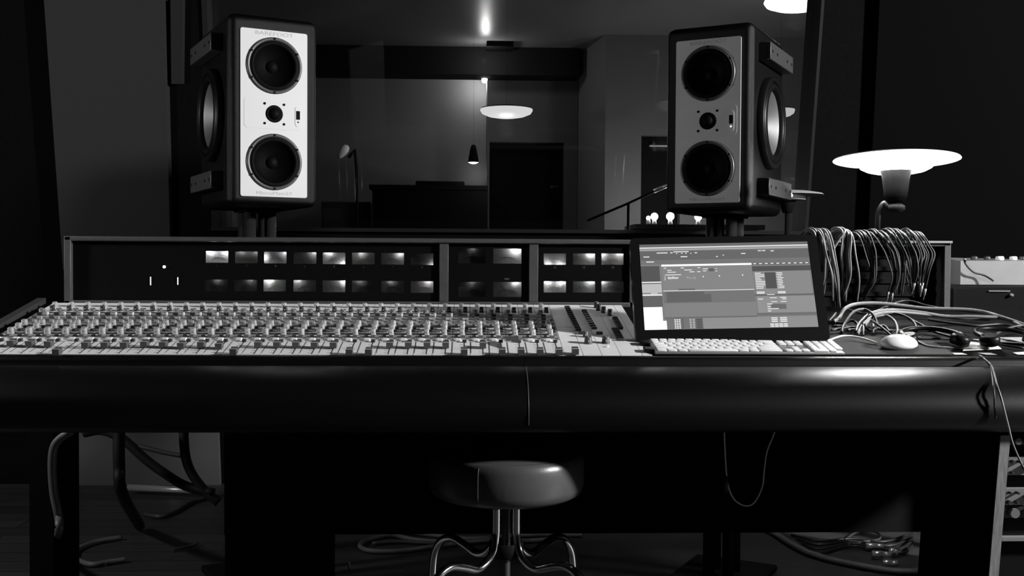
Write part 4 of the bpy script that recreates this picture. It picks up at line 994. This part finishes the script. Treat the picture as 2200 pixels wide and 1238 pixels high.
b = MB(); q = at(2073, 558, gY - .02); b.lathe([(.004, -.008), (.004, .008)], M=Matrix.Translation(q), n=12); solo('jack_plug', b, M_CHROME, 'shiny plug at the upper left of the pale unit', 'plug')
# outboard unit under, on a lower shelf in front
b = MB(); r0, r1 = at(2050, 618, 3.03), at(2270, 720, 3.03)
un = thing('outboard_unit', 'black rack unit with thin pale stripe below the equipment table edge', 'audio unit', ((r0.x + r1.x) / 2, 3.03, 0))
b = MB(); b.box((r0.x, 3.03, 0), (r1.x, 3.22, r0.z), bev=.004, seg=1); obj('case', b, mat('console_black', .0018, .7), un)
b = MB(); p, q = at(2124, 624, 3.029), at(2169, 627, 3.029); b.box((p.x, 3.025, q.z), (q.x, 3.03, p.z)); obj('stripe', b, M_KNOBM, un)
b = MB(); p = at(2172, 634, 3.029); b.lathe([(.005, 0), (.004, .01)], M=Matrix.Translation(p) @ TX, n=12); obj('knob', b, M_KNOBM, un)

# ---------------------------------------------------------------- rack at bottom right
k0, k1 = at(2150, 936, 2.19), at(2133, 1238, 2.226)
rkd = (k1 - k0) / (k0.z - k1.z)
def rp(dx, dz, dy=0): return Vector((k0.x + dx + 0 * dz, 2.19 + dz * .13 + dy, k0.z - dz))
rack = thing('equipment_rack', 'wood sided equipment rack under the right end of the armrest', 'rack', (k0.x + .25, 2.3, 0))
zb0 = k0.z - .002
def rbox(b, x0, x1, z0, z1, y0, y1):
    b.hexa([rp(x0, z1, y0), rp(x1, z1, y0), rp(x1, z1, y1), rp(x0, z1, y1), rp(x0, z0, y0), rp(x1, z0, y0), rp(x1, z0, y1), rp(x0, z0, y1)])
for sx_ in (0, .50):
    b = MB(); rbox(b, sx_ + .001, sx_ + .020, 0, zb0, .004, .35); obj('side_panel', b, M_BLACK, rack)
    b = MB(); rbox(b, sx_, sx_ + .021, 0, zb0, 0, .004); obj('wooden_edge', b, M_RACKW, rack)
b = MB(); rbox(b, .021, .50, 0, .018, .01, .35); obj('top_panel', b, M_BLACK, rack)
b = MB(); rbox(b, .021, .50, .02, zb0, .03, .34); obj('inner_case', b, M_BLACK, rack)
def unit(z0, z1, m, label, knobs):
    u = thing('rack_unit', label, 'rack unit', rp(.26, z1))
    b = MB(); rbox(b, .028, .49, z0, z1, .012, .03); obj('faceplate', b, m, u)
    for kx, kz, kr, mk in knobs:
        b = MB(); b.lathe([(kr, 0), (kr * .9, .012)], M=Matrix.Translation(rp(.028 + kx, kz, .012)) @ TX, n=16); obj('knob', b, mk, u)
s_ = 2.2 / F
unit(0.004, .022, M_KNOBD, 'dark unit at the top of the rack with a pale round dial', [(.012, .013, .008, M_KNOBM), (.03, .013, .008, M_KNOBM)])
unit(.050, .088, M_ALU, 'pale faceplate second from the top of the rack', [(.006, .058, .004, M_KNOBD), (.02, .058, .003, M_KNOBD), (.006, .082, .003, M_KNOBD), (.04, .07, .01, M_KNOBD)])
unit(.118, .154, M_ALU, 'pale faceplate with screws in the middle of the rack', [(.006, .126, .003, M_KNOBD), (.006, .147, .005, M_KNOBD), (.022, .126, .003, M_KNOBD), (.022, .147, .003, M_KNOBD), (.05, .136, .01, M_KNOBD)])
unit(.157, .182, M_KNOBD, 'dark faceplate with a grey dial below the pale plate', [(.018, .17, .011, M_KNOBM), (.05, .17, .011, M_KNOBM)])
unit(.226, .234, M_ALU, 'thin bright strip low in the rack', [])

# ---------------------------------------------------------------- cords, hoses and things on the floor
def px3(lst): return [at(x, y, Y) for x, y, Y in lst]
def fl(px, py, h=.01):
    d = ray(px, py); return CAM + d * ((h - CAM.z) / d.z)
cable('draped_cable', px3([(2104, 764, 2.38), (2110, 768, 2.30), (2128, 784, 2.315), (2135, 801, 2.24), (2142, 828, 2.175), (2152, 860, 2.154), (2166, 915, 2.14), (2180, 965, 2.13), (2215, 1030, 2.13), (2290, 1120, 2.15), (2300, 1350, 2.2)]), .0022, M_CABLEL, 'thin pale cord hanging over the armrest past the rack')
cable('draped_cable', px3([(2106, 764, 2.40), (2112, 768, 2.31), (2126, 785, 2.31), (2131, 802, 2.24), (2134, 828, 2.175), (2136, 850, 2.157), (2137, 880, 2.155), (2139, 900, 2.155)]), .002, M_CABLED, 'short black cord hanging beside the thin pale one at the right')
cable('looping_cord', px3([(1674, 900, 2.5), (1662, 935, 2.5), (1648, 970, 2.5), (1642, 1010, 2.5), (1638, 1045, 2.5), (1622, 1078, 2.5), (1603, 1087, 2.5), (1580, 1076, 2.5), (1566, 1050, 2.5), (1560, 1010, 2.5), (1556, 930, 2.5), (1556, 890, 2.5)]), .0018, M_WHITE, 'thin grey cord hanging in a deep loop under the console')
cable('dangling_cord', px3([(2020, 890, 2.5), (2018, 950, 2.5), (2010, 1000, 2.5), (1996, 1035, 2.5)]), .0014, M_CABLEM, 'thin cord end dangling under the right of the console')
p = at(1562, 1040, 2.5); b = MB(); b.lathe([(.004, -.02), (.005, .0), (.004, .018)], M=Matrix.Translation(p + Vector((-.002, 0, 0))), n=12); solo('inline_connector', b, M_CABLEM, 'small connector on the looping cord under the console', 'connector')
b = MB(); b.tube(px3([(1528, 914, 2.45), (1536, 909, 2.44), (1549, 906, 2.43)]), .003, smooth=3); solo('cable_clip', b, M_CHROME, 'small shiny clip under the armrest above the looping cord', 'clip')
cable('thick_hose', px3([(158, 905, 2.75), (152, 927, 2.7), (130, 942, 2.7), (116, 962, 2.7), (112, 1000, 2.7), (116, 1060, 2.7), (126, 1110, 2.7), (126, 1145, 2.72)]) + [fl(116, 1182, .02)], .0105, mat('hose_grey', .10, .5), 'thick grey cable hanging down at the far left beneath the console')
cable('cable_strap', [fl(104, 1183, .02), fl(125, 1180, .03), fl(140, 1175, .03), fl(154, 1166, .02)], .005, M_CABLEL, 'short pale strap around the foot of the thick hanging cable')
cable('floor_cable', [fl(*q) for q in ((262, 1155), (205, 1165), (165, 1182), (163, 1200), (195, 1213), (235, 1208), (270, 1203))], .009, M_COIL, 'grey cable loop on the floor at the lower left')
cable('hanging_bundle', px3([(262, 880, 3.2), (256, 930, 3.2), (256, 1000, 3.2), (262, 1060, 3.25)]) + [fl(300, 1130, .02)], .018, M_CABLED, 'thick black cable bundle hanging in front of the low pale panel')
cable('hanging_bundle', px3([(395, 880, 3.3), (396, 960, 3.3), (408, 1010, 3.3), (440, 1055, 3.3), (470, 1080, 3.3)]), .015, M_CABLED, 'thick black cable bundle curving right in front of the low pale panel')
cable('hanging_bundle', px3([(180, 930, 3.3), (220, 925, 3.3), (265, 945, 3.3), (310, 985, 3.3), (350, 1015, 3.3), (400, 1045, 3.3), (460, 1060, 3.3)]), .015, M_CABLED, 'thick black cable slanting down right across the low pale panel')
cable('grey_cable', px3([(270, 955, 3.6), (310, 962, 3.6), (350, 972, 3.6), (392, 980, 3.6)]), .008, M_CABLEM, 'grey cable crossing behind the black bundles at left')
cable('floor_cable', [fl(*q) for q in ((310, 1105), (345, 1110), (375, 1100), (410, 1080), (445, 1070))], .009, M_CABLEM, 'grey cable on the floor in front of the pale rail')
cable('floor_cable', [fl(*q) for q in ((370, 1182), (400, 1174), (425, 1168))], .006, M_CABLEM, 'short grey cable end on the dark floor at left')
b = MB(); p = fl(610, 1215, .0); b.box((p.x - .006, p.y, 0), (p.x + .006, p.y + .012, .014)); solo('floor_socket', b, M_KNOBM, 'tiny pale fitting on the floor left of the stool', 'fitting')
b = MB(); p = fl(750, 1226, .0); b.lathe([(.004, 0), (.004, .02), (.002, .025)], M=Matrix.Translation(p), n=10); solo('dropped_plug', b, M_ALU, 'small metal plug standing on the floor beside the coiled cable', 'plug')
b = MB(); p = fl(226, 1217, .0); b.lathe([(.006, 0), (.006, .012), (.003, .016)], M=Matrix.Translation(p), n=10); solo('dropped_plug', b, M_ALU, 'small metal plug on the floor by the lower left cable loop', 'plug')
# coil under the console, behind the stool

cable('coiled_cable', [fl(*q) for q in ((1060, 1158), (980, 1166), (900, 1161), (840, 1150), (800, 1157), (778, 1166), (775, 1176), (800, 1184), (860, 1184), (930, 1175), (1000, 1166), (1060, 1162), (1140, 1162), (1220, 1155))], .008, M_COIL, 'outer loop of pale cable coiled on the floor behind the stool')
cable('coiled_cable', [fl(*q) for q in ((1250, 1150), (1140, 1150), (1020, 1158), (950, 1152), (870, 1144), (820, 1148), (790, 1160))], .008, M_COIL, 'upper strand of the cable coiled on the floor behind the stool')
cable('coiled_cable', [fl(*q) for q in ((800, 1168), (860, 1164), (940, 1167), (1020, 1162), (1060, 1156))], .007, M_CABLEM, 'inner strand of the cable coiled on the floor behind the stool')
cable('floor_cable', [fl(*q) for q in ((1640, 1132), (1672, 1152), (1700, 1170), (1740, 1190), (1800, 1207), (1870, 1221), (1930, 1229), (1975, 1227), (2002, 1213), (2010, 1195))], .012, M_COIL, 'thick pale cable sweeping across the floor at the lower right')
cable('floor_cable', [fl(*q) for q in ((1555, 1110), (1570, 1132), (1592, 1139), (1620, 1134), (1650, 1128))], .005, M_CABLEM, 'thin grey cable curling at the start of the thick floor cable')
for k in range(4):
    y = 1150 + k * 9
    cable('floor_cable', [fl(1700 + k * 12, y), fl(1760, y + 12), fl(1830, y + 8 - k * 4), fl(1900 + 10 * k, y + 14), fl(1960, y - 4)], .005, M_CABLED, 'black cable tangled on the floor behind the metal connectors', 'black tangled floor cables at the lower right')
cable('floor_cable', [fl(*q) for q in ((1815, 1160), (1840, 1145), (1880, 1143), (1890, 1158), (1850, 1165), (1820, 1170))], .004, M_CABLEM, 'thin grey looped cable above the metal connectors')
for k, (x0, y0, x1, y1) in enumerate(((1860, 1173, 1898, 1174), (1873, 1190, 1914, 1192), (1896, 1210, 1928, 1211), (1912, 1184, 1928, 1187))):
    a_, c_ = fl(x0, y0, .02), fl(x1, y1, .02); d = (c_ - a_).normalized()
    rt = thing('cable_connector', ('top metal connector of the group on the lower right floor', 'long metal connector in the middle of the lower right group', 'lowest metal connector of the group on the lower right floor', 'shortest metal connector, right end of the lower right group')[k], 'connector', a_)
    b = MB(); b.tube([a_, a_ + (c_ - a_) * .55], .0105, smooth=0, n=14); obj('sleeve', b, mat('connector_steel', .75, .3, metal=.7), rt)
    b = MB(); b.tube([a_ + (c_ - a_) * .56, c_], .009, smooth=0, n=14); obj('barrel', b, mat('connector_steel', .75, .3, metal=.7), rt)
# ---------------------------------------------------------------- lights of the control room
light('POINT', 'room_lamp_right', (4.0, 1.15, 2.15), 1200, .12)
light('POINT', 'room_lamp_left', (-2.15, 2.5, 1.35), 48, .08)

w = bpy.data.worlds.new('world'); w.use_nodes = True; w.node_tree.nodes['Background'].inputs[0].default_value = (1, 1, 1, 1); w.node_tree.nodes['Background'].inputs[1].default_value = .0008
SC.world = w
SC.view_settings.view_transform = 'Standard'; SC.view_settings.look = 'None'; SC.view_settings.gamma = 1; SC.view_settings.use_curve_mapping = False
SC.view_settings.exposure = 0
SC.cycles.use_denoising = True
